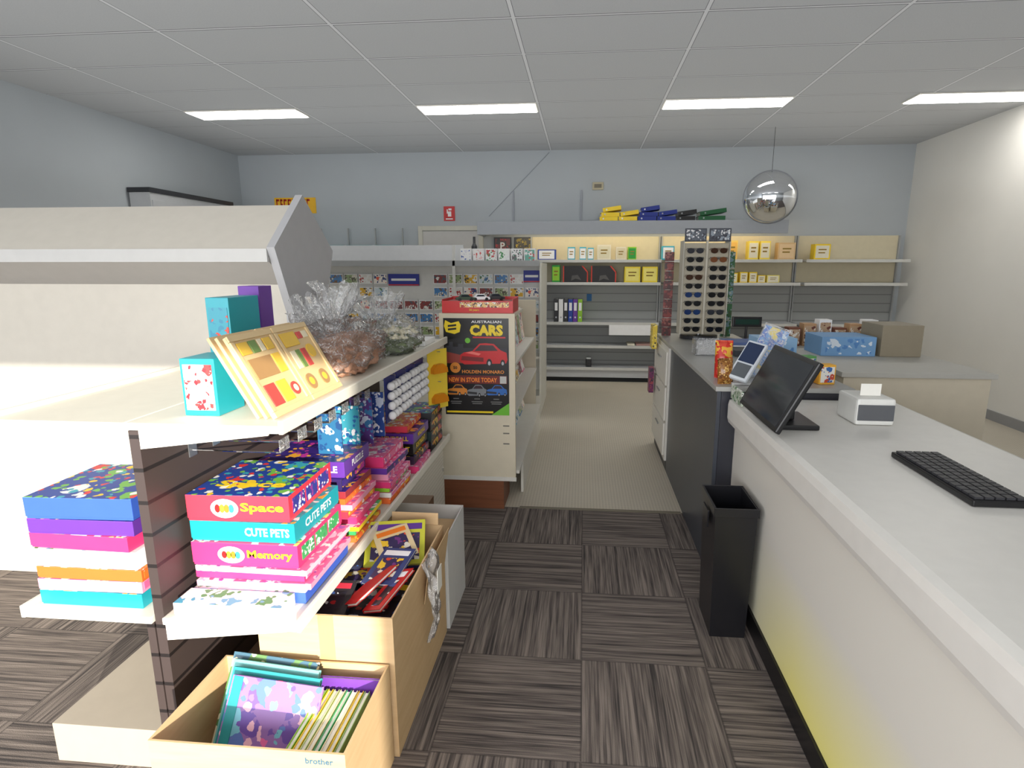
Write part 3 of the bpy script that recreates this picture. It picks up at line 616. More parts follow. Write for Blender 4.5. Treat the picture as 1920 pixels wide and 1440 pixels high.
stack(-1.68,-1.34,1.50,1.80,[
 (.05,A2,DTEAL,None,None,0,0,0,'teal boxed game on the back-to-back shelf',None),
 (.04,A4,LPINK,None,None,0,0,1,'pink boxed game on the back-to-back shelf',A4),
 (.04,A7,DORG,None,None,.01,0,0,'orange boxed game on the back-to-back shelf',A7),
 (.06,A8,WH,None,None,0,0,0,'white boxed game on the back-to-back shelf',None),
 (.05,A3,DPINK,None,None,-.01,0,-2,'pink boxed game on the back-to-back shelf',None),
 (.05,A5,DPUR,None,None,0,0,1,'purple boxed game on the back-to-back shelf',None),
 (.07,A1,DBLU,None,None,0,0,2,'blue boxed game on the back-to-back shelf',None)])
WOOD=woodm((218,186,134),(236,210,162),1,14)
def puzzle(y0,lay,cols,w=.225):
    b0=Vector((-.872-lay*.024,y0,Z1+.003))
    t=empty('wooden_puzzle_board',b0); t.rotation_euler=(0,R(-29),0)
    box('board',(-.010,0,0,w,0,.265),WOOD,t,.002)
    if lay==0:
        bm=bmesh.new()
        for b in ((.0002,.006,0,w,0,.018),(.0002,.006,0,w,.247,.265),(.0002,.006,0,.016,.019,.246),(.0002,.006,w-.016,w,.019,.246)): addbox(bm,b,.001)
        mk('raised_frame',bm,WOOD,t)
        for pc in cols:
            if len(pc)==5:
                (a,b,c,d,m)=pc; box('puzzle_piece',(.0004,.004,a,b,c,d),m,t,.0012)
            else:
                (a,c,r,m)=pc; bm=bmesh.new(); addcyl(bm,(.0004,a,c),(.004+.0006*(r<.02),a,c),r,20); mk('puzzle_piece',bm,m,t)
    top(t,'pale wooden puzzle board leaning back on the shelf','puzzle','wooden puzzle boards')
PY_=M((240,196,70),.5); PR=M((214,76,70),.5); PC=M((240,228,196),.5); PB_=M((176,136,88),.5); PG=M((120,150,80),.5)
puzzle(1.53,0,[(.025,.075,.20,.24,PY_),(.083,.12,.20,.24,PG),(.128,.15,.20,.24,PC),(.158,.2,.20,.24,PY_),(.03,.15,.12,.185,PB_),(.158,.2,.12,.185,PY_),(.03,.085,.03,.1,PR),(.095,.15,.03,.1,PY_),(.18,.06,.022,PR),(.18,.06,.012,PC)])
puzzle(1.765,0,[(.025,.12,.19,.24,PY_),(.13,.16,.21,.235,PR),(.167,.2,.21,.235,PC),(.165,.16,.025,PY_),(.03,.06,.11,.175,PC),(.066,.09,.11,.175,PG),(.1,.13,.11,.175,PR),(.055,.06,.028,PB_),(.055,.06,.014,PY_),(.15,.06,.028,PB_),(.15,.06,.014,PY_)])
for l in (1,2):
    puzzle(1.53,l,[]); puzzle(1.765,l,[])
carton('toy_box',(-1.16,-1.055,1.55,1.68,Z1+.001,Z1+.17),DTEAL,label='teal boxed toy with white and red label',cat='toy box',pm=art(((240,240,235),(200,60,60),(240,240,235),(190,40,50)),26))
carton('toy_box',(-1.245,-1.165,1.82,2.0,Z1+.001,Z1+.33),DTEAL,label='tall teal boxed toy with red picture',cat='toy box',pm=art(((40,150,170),(210,60,40),(30,130,160)),14))
carton('toy_box',(-1.27,-1.19,2.05,2.14,Z1+.001,Z1+.36),PURP,label='tall purple boxed toy',cat='toy box')
def lump(name,loc,mat,parent,sc,amp,seed,sub=5,fq=9,sharp=0.0,taper=0.0):
    bm=bmesh.new(); bmesh.ops.create_icosphere(bm,subdivisions=sub,radius=1)
    for v in bm.verts:
        n=noise.noise(v.co*fq*.3+Vector((seed,seed,0))); n2=noise.noise(v.co*fq+Vector((0,seed,seed))); n3=noise.noise(v.co*fq*3+Vector((seed,0,seed)))
        k=1+amp*n+amp*.5*n2+amp*.25*n3+sharp*(.25-abs(noise.noise(v.co*fq*.5+Vector((seed*2,1,seed)))))
        tp=1-taper*(v.co.y*.5+.5)
        v.co=Vector((v.co.x*sc[0]*k*tp,v.co.y*sc[1]*k,v.co.z*sc[2]*k*tp))
    zm=min(v.co.z for v in bm.verts)*.75
    for v in bm.verts: v.co.z=max(v.co.z-zm,.002)
    return mk(name,bm,mat,parent,loc,smooth=True)
def ruffle(name,parent,loc,rad,h,seed,rot=(0,0,0),op=.2):
    """gathered, creased top of a tied cellophane wrap"""
    bm=bmesh.new(); nu,nv=120,18; rows=[]
    for j in range(nv+1):
        f=j/nv; rr=rad*(.16+.84*f**.8); row=[]
        for i in range(nu):
            a=2*math.pi*i/nu
            n=noise.noise(Vector((math.cos(a)*1.6,math.sin(a)*1.6,seed+f))); n2=noise.noise(Vector((math.cos(a)*5,math.sin(a)*5,seed+f*2)))
            k=rr*(1+.45*n+.35*n2+.10*math.sin(a*11+5*n)); z=h*f*(.75+.5*noise.noise(Vector((math.cos(a)*2.2,math.sin(a)*2.2,seed*3))))
            row.append(bm.verts.new((k*math.cos(a),k*math.sin(a),z)))
        rows.append(row)
    for j in range(nv):
        for i in range(nu): bm.faces.new((rows[j][i],rows[j][(i+1)%nu],rows[j+1][(i+1)%nu],rows[j+1][i]))
    return mk(name,bm,cello(op,.12),parent,loc,rot,smooth=True)
CEL=cello(.14,.1,1.0)
t=empty('wrapped_hamper',(-.975,2.33,Z1+.001)); top(t,'brown fibre bundle wrapped in clear crinkled cellophane','hamper')
lump('brown_bundle',(0,0,0),M((176,134,110),.85,noise=.45,scale=130,bump=.7),t,(.115,.27,.10),.22,3,sharp=.3,taper=.25)
lump('cellophane_wrap',(-.01,-.0,0),CEL,t,(.138,.31,.125),.28,5.5,fq=7,sharp=.5,taper=.2)
ruffle('tied_wrap_end',t,(-.09,.02,.14),.13,.20,2.2,(R(8),R(-12),0))
t=empty('wrapped_bouquet',(-.945,2.85,Z1+.001)); top(t,'cream flower bouquet wrapped in clear cellophane','bouquet')
lump('foliage',(0,0,0),M((118,130,96),.7,noise=.4,scale=90),t,(.10,.13,.05),.35,8,sub=4)
bm=bmesh.new()
for i in range(14):
    a=i*2.4; px,py=.08*math.cos(a)*(.35+i/15),.12*math.sin(a)*(.35+i/15); pz=.10+.02*math.sin(i)
    for k in range(7):
        an=k*math.pi*2/7; m=Matrix.Translation((px+.016*math.cos(an),py+.016*math.sin(an),pz))@Matrix.Rotation(an,4,'Z')@Matrix.Diagonal((1,.7,.45,1))
        bmesh.ops.create_icosphere(bm,subdivisions=1,radius=.018,matrix=m)
    bmesh.ops.create_icosphere(bm,subdivisions=1,radius=.012,matrix=Matrix.Translation((px,py,pz+.008)))
mk('flower_heads',bm,M((240,232,204),.6),t,smooth=True)
lump('cellophane_wrap',(-.01,0,0),CEL,t,(.125,.16,.10),.25,2.7,fq=7,sharp=.5)
ruffle('tied_wrap_end',t,(-.06,.0,.12),.11,.20,6.1,(0,R(-10),0))
t=empty('wrapped_hamper',(-1.17,2.66,Z1+.001)); top(t,'small dark gift set in clear cellophane','hamper')
box('gift_box',(-.04,.04,-.05,.05,0,.17),M((110,60,55),.5,noise=.2),t,.004); lump('cellophane_wrap',(0,0,0),CEL,t,(.07,.09,.12),.25,7.7,fq=7,sharp=.4); ruffle('tied_wrap_end',t,(0,0,.19),.12,.19,9.4,(R(-8),R(5),0))
s=top(wbox('paper_pad',(-1.05,-.86,3.08,3.3,Z1+.001,Z1+.03),WH),'white paper pad lying on the shelf','paper'); 
# ---------------------------------------------------------------- house shaped rack
hx0,hx1=-3.3,-1.30; yc=2.68
t=empty('card_rack',(-2.2,yc,0)); top(t,'cream double-sided rack with peaked roof and grey end board','display rack')
HG=M((182,182,184),.55)
pts=((0,1.905),(.29,1.66),(.17,1.38),(.17,0),(-.17,0),(-.17,1.38),(-.29,1.66))
prismo('end_board',pts,'x',hx1+2.2-.035,hx1+2.2,HG,t)
CR=M((206,200,188),.55)
for sgn in (-1,1):
    prismo('roof_panel',((0,1.86),(0,1.84),(sgn*.275,1.63),(sgn*.275,1.65)),'x',hx0+2.2,hx1+2.2-.036,CR,t)
    prismo('fascia',((sgn*.277,1.655),(sgn*.290,1.655),(sgn*.290,1.60),(sgn*.277,1.60)),'x',hx0+2.2,hx1+2.2-.036,M((196,195,192)),t)
    prismo('sloped_shelf',((sgn*.276,1.60),(sgn*.13,1.50),(sgn*.13,1.52),(sgn*.276,1.62)),'x',hx0+2.2,hx1+2.2-.036,M((176,172,166)),t)
    prismo('panel',((sgn*.13,0),(sgn*.11,0),(sgn*.11,1.53),(sgn*.13,1.53)),'x',hx0+2.2,hx1+2.2-.036,CR,t)
# ---------------------------------------------------------------- books
def book(loc,rot,w,h,th,cover,label,grp=None,name='book'):
    t=empty(name,loc); t.rotation_euler=rot
    bm=bmesh.new(); addbox(bm,(0,w,0,h,0,.002)); addbox(bm,(0,w,0,h,th-.002,th)); addbox(bm,(-.002,0,0,h,0,th)); mk('cover',bm,cover,t)
    box('pages',(.001,w-.004,.003,h-.003,.0022,th-.0022),PAPER,t,0)
    top(t,label,'book',grp); return t
def titleband(t,w,h,th,m,m2=None):
    box('title_band',(.012,w-.012,h*.78,h*.92,th+.0003,th+.001),m,t,0)
    if m2: box('cover_picture',(.02,w-.02,h*.1,h*.7,th+.0003,th+.001),m2,t,0)
def cbox(x0,x1,y0,y1,h,label,mat=KRAFT):
    t=empty('cardboard_box',((x0+x1)/2,(y0+y1)/2,0)); w=(x1-x0)/2; dd=(y1-y0)/2
    box('base',(-w,w,-dd,dd,0,.006),mat,t,0)
    box('side_wall',(-w,w,-dd,-dd+.006,.0062,h),mat,t,0); box('side_wall',(-w,w,dd-.006,dd,.0062,h),mat,t,0)
    box('side_wall',(-w,-w+.006,-dd+.0062,dd-.0062,.0062,h),mat,t,0); box('side_wall',(w-.006,w,-dd+.0062,dd-.0062,.0062,h),mat,t,0)
    top(t,label,'box'); return t
b1=cbox(-1.13,-.59,1.215,1.56,.35,'open brown cardboard box of picture books'); 
text('brother',.018,(.20,-.1735,.325),FY,M((60,105,130),.6),b1,w=.075,off=.02)
b2=cbox(-1.02,-.575,1.57,2.24,.505,'tall open brown cardboard box full of books')
box('packing_tape',(-.02,.03,-.3362,-.3352,.01,.505),M((200,166,118),.3),b2,0)
box('flap',(.0,.2,0,.003,0,.05),KRAFT,b2,0,(0,.331,.506),(R(-8),0,0))
box('flap',(0,.003,-.32,.0,0,.16),KRAFT,b2,0,(.2235,.325,.34),(0,R(8),0))
b3=cbox(-.98,-.565,2.26,2.60,.44,'white cardboard box behind the brown boxes',M((215,215,212),.6))
carton('inner_carton',(-.995,-.6,1.60,2.21,.0065,.36),KRAFT,label='closed brown carton inside the taller box',cat='box')
carton('inner_carton',(-.96,-.59,2.29,2.57,.0065,.38),KRAFT,label='closed brown carton inside the white box',cat='box')
C1=art(((40,40,50),(190,40,45),(240,240,240),(60,90,150),(30,30,35)),13,seed=1); C2=art(((60,50,90),(240,200,60),(220,80,50),(230,225,210),(120,60,130)),13,seed=2); C3=art(((30,50,90),(120,60,140),(90,150,190),(200,60,60),(25,25,40)),13,seed=3)
zz=.362
specs=[(-.98,1.60,0,C1),(-.78,1.62,3,C3),(-.97,1.88,-4,C3),(-.785,1.90,3,C1),(-.93,1.64,8,C3),(-.80,1.70,-7,C1),(-.95,1.88,10,C2)]
for i,(x,y,rz,c) in enumerate(specs):
    th=.016; lay=0 if i<4 else i-3
    b_=book((x,y,zz+(lay)*.018),(0,0,R(rz)),.175,.25,th,c,'glossy comic book lying in the cardboard box','books in the taller cardboard box')
    titleband(b_,.175,.25,th,(DRED,YEL,WH,M((60,60,150)))[i%4])
b_=book((-.83,1.99,.43),(R(38),R(0),R(12)),.23,.19,.014,M((200,200,60)),'colourful annual with yellow title leaning at the box back'); titleband(b_,.23,.19,.014,M((90,50,140)),C2)
b_=book((-.97,1.93,.43),(R(30),R(6),R(22)),.19,.22,.012,M((40,45,70)),'dark covered annual leaning in the box'); titleband(b_,.19,.22,.012,YEL,C1)
b_=book((-.80,1.72,.435),(R(9),R(-22),R(-24)),.07,.22,.012,RED,'narrow red boxed book on top of the pile')
b_=book((-.72,1.70,.43),(R(10),R(-18),R(-18)),.075,.22,.012,RED,'narrow red and white boxed book on the pile'); titleband(b_,.075,.22,.012,WH,C1)
b_=book((-.94,1.62,.44),(R(8),R(4),R(8)),.17,.2,.012,M((45,40,45)),'dark covered book on top of the pile'); titleband(b_,.17,.2,.012,DRED,C1)
b_=book((-.78,1.84,.45),(R(14),R(-6),R(-12)),.13,.19,.012,M((60,70,120)),'blue covered book on top of the pile'); titleband(b_,.13,.19,.012,WH,C2)
b_=book((-.74,1.95,.47),(R(18),R(-8),R(30)),.14,.17,.01,M((226,206,160)),'tan covered book on top of the pile'); titleband(b_,.14,.17,.01,ORG,C2)
PB=art(((150,110,180),(230,110,170),(110,80,170),(120,190,210),(240,190,210),(90,120,190)),13,seed=5)
for i,(m,l) in enumerate(((PB,'picture book with pink, purple and teal cover'),(TEAL,'teal covered picture book'),(M((120,190,190)),'pale teal picture book'),(art(((90,130,70),(230,220,190),(60,100,120)),12),'green landscape picture book'))):
    b_=book((-1.085+.02*(3-i)-.02,1.30+i*.034,.012+.10),(R(58),0,R(-6)),.29,.30,.014,m,l+' leaning in the box','picture books in the low box')
    if i==0: box('teal_spine_band',(.003,.035,.002,.298,.0145,.0155),TEAL,b_,0)
carton('inner_carton',(-1.12,-.8,1.225,1.55,.0065,.10),KRAFT,label='flat carton under the picture books',cat='box')
carton('inner_carton',(-.79,-.6,1.225,1.55,.0065,.10),KRAFT,label='flat carton under the board books',cat='box')
bc=[LIME,YEL,M((200,220,150)),M((240,225,170)),DGRN,M((245,235,200)),YEL,M((150,190,120))]
for i in range(8):
    book((-.757+i*.019,1.24,.102),(0,R(-90),0),.215,.24,.015,bc[i],'thin board book standing on its edge','board books in the low box')
book((-.785,1.50,.12),(R(88),0,0),.19,.22,.01,PURP,'purple book standing behind the board books')
bm=bmesh.new(); nu,nv=30,40; rows=[]
for j in range(nv+1):
    f=j/nv; row=[]
    for i in range(nu+1):
        g=i/nu-.5; n=noise.noise(Vector((g*5,f*4,2))); n3=noise.noise(Vector((g*14,f*5,5))); wv=.15*(1-.55*f)
        row.append(bm.verts.new((.016+.026*math.sin(f*3)+.026*n+.010*n3,g*wv+.03*noise.noise(Vector((0,f*3,7)))*f,-.34*f+.02*n)))
    rows.append(row)
for j in range(nv):
    for i in range(nu): bm.faces.new((rows[j][i],rows[j][i+1],rows[j+1][i+1],rows[j+1][i]))
t=mk('plastic_bag',bm,cello(.75,.25,.4),None,(-.565,1.90,.55),smooth=True); top(t,'clear plastic bag hanging over the cardboard box edge','plastic bag')
box('white_tag',(.055,.057,-.03,.03,-.14,-.05),PAPER,t,0)
# ---------------------------------------------------------------- counters
NAVY=M((62,66,74),.35,noise=.08,scale=4)
t=empty('service_counter',(1.0,3.6,0)); top(t,'service counter with dark slate front and pale top','counter')
wbox('front_panel',(.67,.69,2.86,4.40,.0,.975),NAVY,t)
wbox('end_panel',(.691,1.28,2.86,2.88,0,.975),M((52,53,60),.3),t)
wbox('carcass',(.70,1.28,2.9,5.15,.08,.974),CREAM,t)
wbox('counter_top',(.66,1.32,2.85,5.2,.976,1.0),M((170,170,166),.3),t,.004)
t=empty('counter_cabinet',(.68,4.78,0)); top(t,'white drawer cabinet face at the end of the counter','cabinet')
wbox('body',(.655,.698,4.41,5.15,.08,.972),WHITE,t); wbox('kickboard',(.67,.698,4.41,5.15,0,.079),DARK,t)
for z in (.12,.40,.68):
    wbox('drawer',(.640,.654,4.43,5.13,z,z+.26),WHITE,t); wbox('handle',(.630,.639,4.70,4.86,z+.18,z+.192),STEEL,t)
t=empty('white_counter',(1.1,1.6,0)); top(t,'white moulded counter with yellow-tinted front and dark kickboard','counter')
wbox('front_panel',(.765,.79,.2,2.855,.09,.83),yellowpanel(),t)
bm=bmesh.new(); addbox(bm,(.715-1.1,1.5-1.1,.2-1.6,2.845-1.6,.825,.95),.03); mk('counter_top',bm,M((224,222,216),.35),t)
wbox('kickboard',(.755,.80,.2,2.855,0,.089),BLACK,t); wbox('carcass',(.80,1.45,.22,2.85,.09,.82),WHITE,t)
t=empty('waste_bin',(.648,2.42,0)); top(t,'slim black plastic waste bin standing open beside counter','bin')
BK=M((26,26,30),.3)
bm=bmesh.new(); bw,bd,tw,td,hh,tk=.074,.115,.086,.128,.6,.004
def ring(w,dv,z): return [bm.verts.new(p) for p in ((-w,-dv,z),(w,-dv,z),(w,dv,z),(-w,dv,z))]
r0=ring(bw,bd,0); r1=ring(tw,td,hh); r2=ring(tw-tk,td-tk,hh); r3=ring(bw-tk,bd-tk,tk); bm.faces.new(r0[::-1]); bm.faces.new(r3)
for a,b in ((r0,r1),(r1,r2),(r2,r3)):
    for i in range(4): bm.faces.new((a[i],a[(i+1)%4],b[(i+1)%4],b[i]))
mk('bin_body',bm,BK,t)
bm=bmesh.new(); 
for b in ((-tw-.005,tw+.005,-td-.006,-td-.0005,.565,.603),(-tw-.005,tw+.005,td+.0005,td+.006,.565,.603),(-tw-.006,-tw-.0005,-td,td,.565,.603),(tw+.0005,tw+.006,-td,td,.565,.603)): addbox(bm,b,.001)
mk('rim',bm,BK,t)
box('side_handle',(-tw-.014,-tw-.0065,-.05,.05,.48,.555),BK,t,.002)
t=empty('till_monitor',(.77,2.38,.951)); top(t,'black tilted touch-screen till monitor on the counter','monitor')
box('stand_base',(-.02,.16,-.12,.12,0,.02),BLACK,t,.006); box('stand_neck',(.05,.09,-.04,.04,.021,.14),BLACK,t,.006)
m_=box('screen_housing',(0,.022,-.25,.25,0,.30),BLACK,t,.006,(-.055,0,.025),(0,R(27),0))
box('screen_glass',(-.0025,-.0005,-.23,.23,.02,.28),M((42,44,48),.08,noise=.02),m_,0)
top(wbox('slip_display',(.728,.738,2.64,2.83,.951,1.02),art(((200,210,190),(60,120,60),(230,230,225),(40,90,50)),40)),'small green and white printed slip display','display')
t=empty('payment_terminal',(.80,2.95,1.001)); top(t,'white card payment terminal with dark blue screen on a stand','payment terminal')
box('stand_base',(-.05,.05,-.05,.05,0,.01),M((200,200,200)),t,.003); cyl('stand_pole',(0,0,.011),(0,0,.07),.014,M((200,200,200)),t)
h_=box('terminal_body',(-.052,.052,-.11,.12,0,.03),M((214,220,226),.3),t,.012,(.03,-.01,.10),(R(50),R(10),R(-42)))
box('terminal_screen',(-.042,.042,-.01,.105,.0302,.033),M((40,54,84),.15),h_,.001); box('keypad',(-.038,.038,-.095,-.02,.0302,.034),M((90,95,100)),h_,.001)
t=empty('leaflet_holder',(.93,3.16,1.001)); top(t,'clear acrylic holder with a blue leaflet','leaflet holder')
box('holder_foot',(-.07,.07,-.04,.06,0,.004),cello(.5),t,0); 
box('leaflet',(-.065,.065,-.001,.001,.006,.28),art(((90,160,225),(220,240,250),(240,220,90),(50,110,200)),10),t,0,(0,0,0),(R(-20),R(16),R(-35))); box('clear_cover',(-.07,.07,-.005,-.003,.004,.29),cello(.25),t,0,(0,0,.002),(R(-20),R(16),R(-35)))
def pillow(name,w,h,th,mat,loc,rot,label,cat):
    bm=bmesh.new(); nu,nv=12,16; 
    for sgn in (-1,1):
        rows=[]
        for j in range(nv+1):
            v=j/nv; row=[]
            for i in range(nu+1):
                u=i/nu; k=(math.sin(math.pi*u)**.6)*(math.sin(math.pi*min(1,max(0,(v-.07)/.86)))**.5) if .07<v<.93 else 0
                row.append(bm.verts.new(((u-.5)*w,sgn*th/2*k+ (.0 if k else .002*math.sin(u*60)),v*h)))
            rows.append(row)
        for j in range(nv):
            for i in range(nu): bm.faces.new((rows[j][i],rows[j][i+1],rows[j+1][i+1],rows[j+1][i]))
    bmesh.ops.remove_doubles(bm,verts=bm.verts,dist=.0001); bmesh.ops.recalc_face_normals(bm,faces=bm.faces)
    o=mk(name,bm,mat,None,loc,rot,smooth=True); top(o,label,cat); return o
SN=art(((150,100,45),(100,60,28),(210,170,95),(130,80,35)),40,rough=.2)
pillow('snack_bag',.08,.13,.05,SN,(.72,2.92,1.001),(R(-8),0,R(10)),'gold nut snack bag standing on the counter','snack bag')
pillow('snack_bag',.09,.20,.05,art(((200,50,40),(215,80,60),(225,170,60)),14,rough=.2),(.745,3.08,1.001),(R(-8),0,R(-5)),'red snack bag standing on the counter','snack bag')
t=empty('acrylic_box',(.84,3.95,1.001)); bm=bmesh.new()
for b in ((-.09,.09,-.07,.07,0,.004),(-.09,-.086,-.07,.07,.0045,.1),(.086,.09,-.07,.07,.0045,.1),(-.085,.085,-.07,-.066,.0045,.1),(-.085,.085,.066,.07,.0045,.1)): addbox(bm,b)
mk('clear_walls',bm,cello(.3,.1,.05),t); box('slips_inside',(-.07,.07,-.05,.05,.005,.04),M((190,190,186)),t,0); top(t,'clear acrylic box holding paper slips','acrylic box')
carton('magazine_stack',(1.0,1.28,4.15,4.5,1.001,1.03),WH,label='pile of white printed papers on the counter',cat='paper',pm=LGREY)
carton('magazine_stack',(1.02,1.26,4.2,4.44,1.031,1.05),M((90,110,160)),label='pile of blue printed papers on the counter',cat='paper')
carton('card_pack_box',(1.06,1.22,3.25,3.4,1.001,1.09),M((120,170,215)),label='pale blue printed box on the counter',cat='box',pm=art(((120,170,215),(240,240,240),(60,110,180)),20),rz=R(-15))
carton('card_pack_box',(1.05,1.28,3.55,3.75,1.001,1.16),M((150,190,225)),label='light blue ticket box on the counter',cat='box',pm=art(((150,190,225),(230,240,250),(90,140,200)),12))
carton('paper_tray',(1.0,1.2,3.85,4.05,1.001,1.04),M((60,62,66)),label='dark paper tray on the counter',cat='tray')
for i,(x,y,c) in enumerate(((.98,2.93,M((60,110,190))),(1.08,2.98,M((210,70,60))),(1.18,2.95,M((240,180,60))),(1.14,3.10,M((90,160,90))))):
    carton('counter_packet',(x,x+.08,y,y+.06,1.001,1.10+.02*(i%2)),c,label='small colourful packet standing on the counter',cat='packet',group='packets on the counter',pm=art(((240,238,230),(200,80,60),(60,110,180)),30,seed=i),rz=R(8*i-10))
SX=.955
t=empty('sunglasses_stand',(SX,4.86,1.001)); top(t,'tall revolving sunglasses stand on the counter','display stand')
STC=M((178,170,150),.5)
bm=bmesh.new(); addcyl(bm,(0,0,0),(0,0,.03),.15,28); mk('round_base',bm,DARK,t)
box('rack_panel',(-.17,.17,-.015,.015,.05,.76),STC,t,.004); cyl('pole',(0,0,.031),(0,0,.0495),.02,STEEL,t)
box('rack_panel',(-.17,.17,-.135,-.12,.05,.76),STC,t,.004)
for x in (-.18,.171): box('side_frame',(x,x+.009,-.15,.016,.045,.78),M((190,186,172)),t,.002)
box('centre_divider',(-.008,.008,-.16,-.136,.05,.78),M((196,190,174)),t,.002)
for x in (-.175,.01): 
    box('header_card',(x,x+.165,-.155,-.145,.77,.87),M((70,74,82)),t,.002); box('header_print',(x+.01,x+.155,-.158,-.156,.78,.86),art(((90,96,106),(150,160,170),(60,60,70),(230,230,230)),22),t,0)
gm=M((20,20,22),.12)
bm=bmesh.new()
for sx in (-1,1):
    pts=[(sx*.034+.029*math.cos(a*math.pi/8)*(1 if abs(math.cos(a*math.pi/8))<.8 else .95),.021*math.sin(a*math.pi/8)) for a in range(16)]
    prism(bm,[(p[0],p[1]) for p in pts],'y',-.003,.001,0)
    addbox(bm,(sx*.066-.002,sx*.066+.002,0,.022,.006,.011),0,1)
addbox(bm,(-.012,.012,-.003,.001,.004,.010),0,1); addbox(bm,(-.066,.066,-.001,.0015,.014,.019),0,1)
sg=mk('sunglasses',bm,[gm,BLACK],None,(0,0,0)); sgm=sg.data
variants=[sg.data]
for c1,c2 in (((35,60,110),(30,30,30)),((70,45,30),(90,60,40)),((60,60,66),(60,60,64)),((130,80,50),(30,30,32))):
    d2=sgm.copy(); d2.materials[0]=M(c1,.12,.3); d2.materials[1]=M(c2,.3); variants.append(d2)
first=True
for j in range(10):
    for x in (-.09,.09):
        o=sg if first else sg.copy()
        if not first: COL.objects.link(o)
        first=False
        o.data=variants[random.choice((0,0,0,0,1,2,3,4))]; o.location=(SX+x,4.86-.158,1.09+j*.068); o.scale=(1.02,1,1.0)
        top(o,'sunglasses with dark lenses clipped on the stand','sunglasses','sunglasses on the revolving stand')
def strip(x0,x1,y,z0,z1,n,pal,label):
    t=empty('hanging_strip',((x0+x1)/2,y,z0)); top(t,label,'display strip')
    w=(x1-x0)/2; h=z1-z0
    box('backing_strip',(-.02,.02,.0,.006,0,h),WHITE,t,0)
    for i in range(n):
        a=h*i/n; box('packet',(-w*random.uniform(.8,1),w,-.018,-.001,a+.004,a+h/n-.002),art(pal,18,seed=i),t,.004)
    return t
strip(.665,.745,4.98,1.001,1.70,9,((90,30,30),(130,50,45),(60,30,28),(150,90,80)),'tall strip of dark red packets standing on counter')
strip(1.14,1.23,4.95,1.001,1.70,5,((60,110,70),(170,180,170),(70,90,60),(120,150,160)),'tall strip of green scenic cards standing on counter')
top(wbox('hanging_packet',(.585,.625,4.9,5.05,.90,1.10),art(((220,190,50),(60,60,50),(240,220,120)),24)),'yellow packet hung at the counter end','packet')
top(wbox('hanging_packet',(.585,.625,5.0,5.1,.50,.72),art(((110,40,90),(60,40,60),(160,70,80)),24)),'dark magenta packet hung low at the counter end','packet')
t=empty('customer_display',(1.27,4.62,1.001)); top(t,'small black customer price display on a post','display')
box('foot',(-.04,.04,-.04,.04,0,.01),BLACK,t); cyl('post',(0,0,.0105),(0,0,.12),.01,BLACK,t); box('display_head',(-.11,.11,-.02,.02,.121,.2),BLACK,t,.006); box('display_window',(-.09,.09,-.022,-.0205,.14,.18),M((30,60,50),.1),t,0)
t=empty('back_counter',(1.75,4.3,0)); top(t,'pale side counter beside the service counter','counter')
wbox('carcass',(1.5,2.3,3.4,4.9,0,.96),CREAM,t); wbox('counter_top',(1.48,2.32,3.38,4.92,.961,.99),M((190,188,180)),t)
carton('blue_box',(1.6,1.95,4.0,4.3,.991,1.12),M((120,165,210)),label='light blue cardboard box on the side counter',cat='box',pm=art(((120,165,210),(90,140,200),(220,230,240)),10))
carton('display_box',(1.98,2.24,4.0,4.3,.991,1.2),M((150,140,120)),label='brown box of goods on the side counter',cat='box')
for i in range(6):
    carton('grocery_packet',(1.55+i*.11,1.64+i*.11,4.5,4.6,.991,1.13+.03*(i%3)),(M((120,70,50)),M((190,150,110)),WH)[i%3],label='small brown and white packet on the side counter',cat='packet',group='packets on the side counter',pm=art(((190,160,130),(110,60,50),(235,230,220)),26))
t=empty('receipt_printer',(1.18,2.45,.951)); top(t,'white receipt printer with paper roll on the counter','printer')
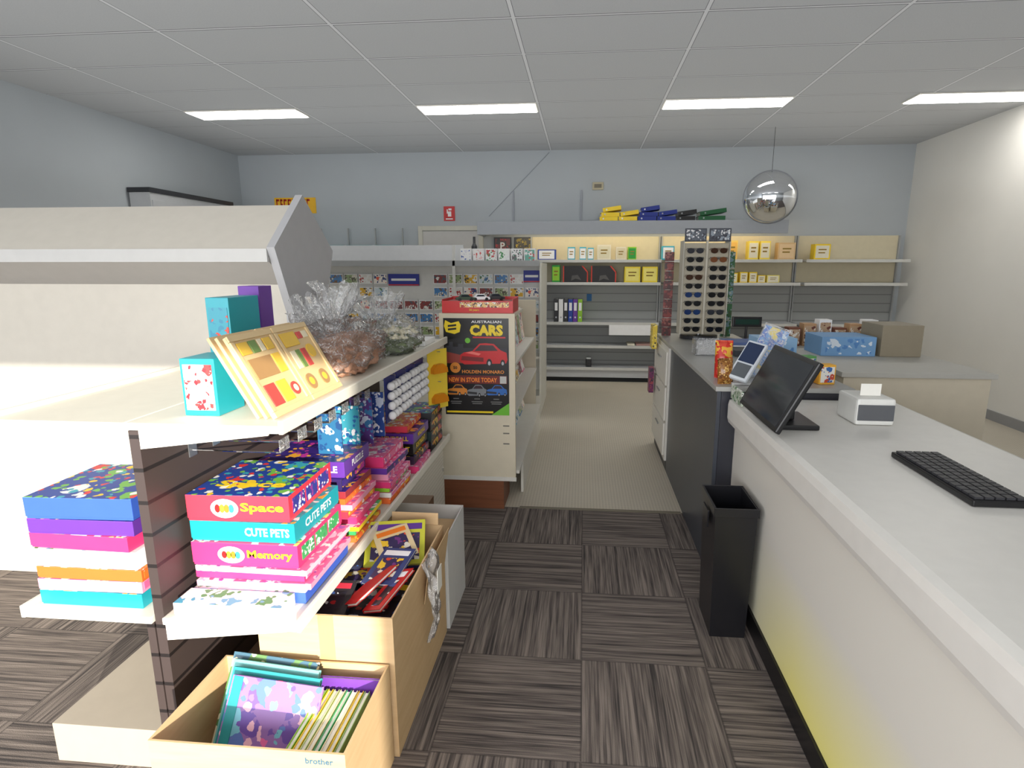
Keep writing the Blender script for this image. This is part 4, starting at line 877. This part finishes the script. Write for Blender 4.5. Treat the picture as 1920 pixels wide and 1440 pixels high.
box('printer_body',(-.075,.075,-.09,.09,0,.11),M((225,225,220),.4),t,.012); box('front_cover',(-.07,.07,-.094,-.0905,.02,.085),M((90,92,96),.4),t,.002); box('paper_tongue',(-.04,.04,-.03,-.028,.111,.16),PAPER,t,0)
t=empty('keyboard',(1.12,1.75,.951)); top(t,'black computer keyboard lying on the white counter','keyboard')
box('keyboard_base',(-.075,.075,-.21,.21,0,.018),BLACK,t,.004)
bm=bmesh.new()
for i in range(5):
    for j in range(14): addbox(bm,(-.066+i*.027,-.044+i*.027,-.2+j*.0287,-.176+j*.0287,.0185,.025))
mk('key_block',bm,M((50,50,54),.5),t)
# ---------------------------------------------------------------- lights / world / camera
sun=bpy.data.lights.new('sun','SUN'); sun.energy=9; sun.angle=R(.8); sun.color=(1,.93,.81)
so=bpy.data.objects.new('sun',sun); COL.objects.link(so); so.location=(5,-8,5)
so.rotation_euler=Vector((-.5,1,-.25)).to_track_quat('-Z','Y').to_euler()
def area(n,loc,rot,sx,sy,e,c=(1,1,1)):
    al=bpy.data.lights.new(n,'AREA'); al.shape='RECTANGLE'; al.size=sx; al.size_y=sy; al.energy=e; al.color=c
    ao=bpy.data.objects.new(n,al); COL.objects.link(ao); ao.location=loc; ao.rotation_euler=rot
area('window_daylight',(-1.6,-1.9,1.52),(R(90),0,0),5.6,1.5,165,(.99,.99,1))
area('ceiling_fill_light',(-.35,3.2,2.35),(R(180),0,0),8.6,9.8,62,(.97,.99,1))  # added lamp facing up, unseen, brightens the ceiling and fills the room
w=bpy.data.worlds.new('World'); S.world=w; w.use_nodes=True
w.node_tree.nodes['Background'].inputs[0].default_value=(.85,.9,1,1); w.node_tree.nodes['Background'].inputs[1].default_value=1.2
cam=bpy.data.cameras.new('camera'); co=bpy.data.objects.new('camera',cam); COL.objects.link(co)
cam.sensor_width=36; cam.sensor_fit='HORIZONTAL'; cam.lens=1081/1920*36; cam.shift_x=-38/1920; cam.clip_start=.02
co.location=(0,0,1.58); co.rotation_euler=(R(90-11.5),0,R(5)); S.camera=co
S.view_settings.view_transform='Standard'; S.view_settings.exposure=0
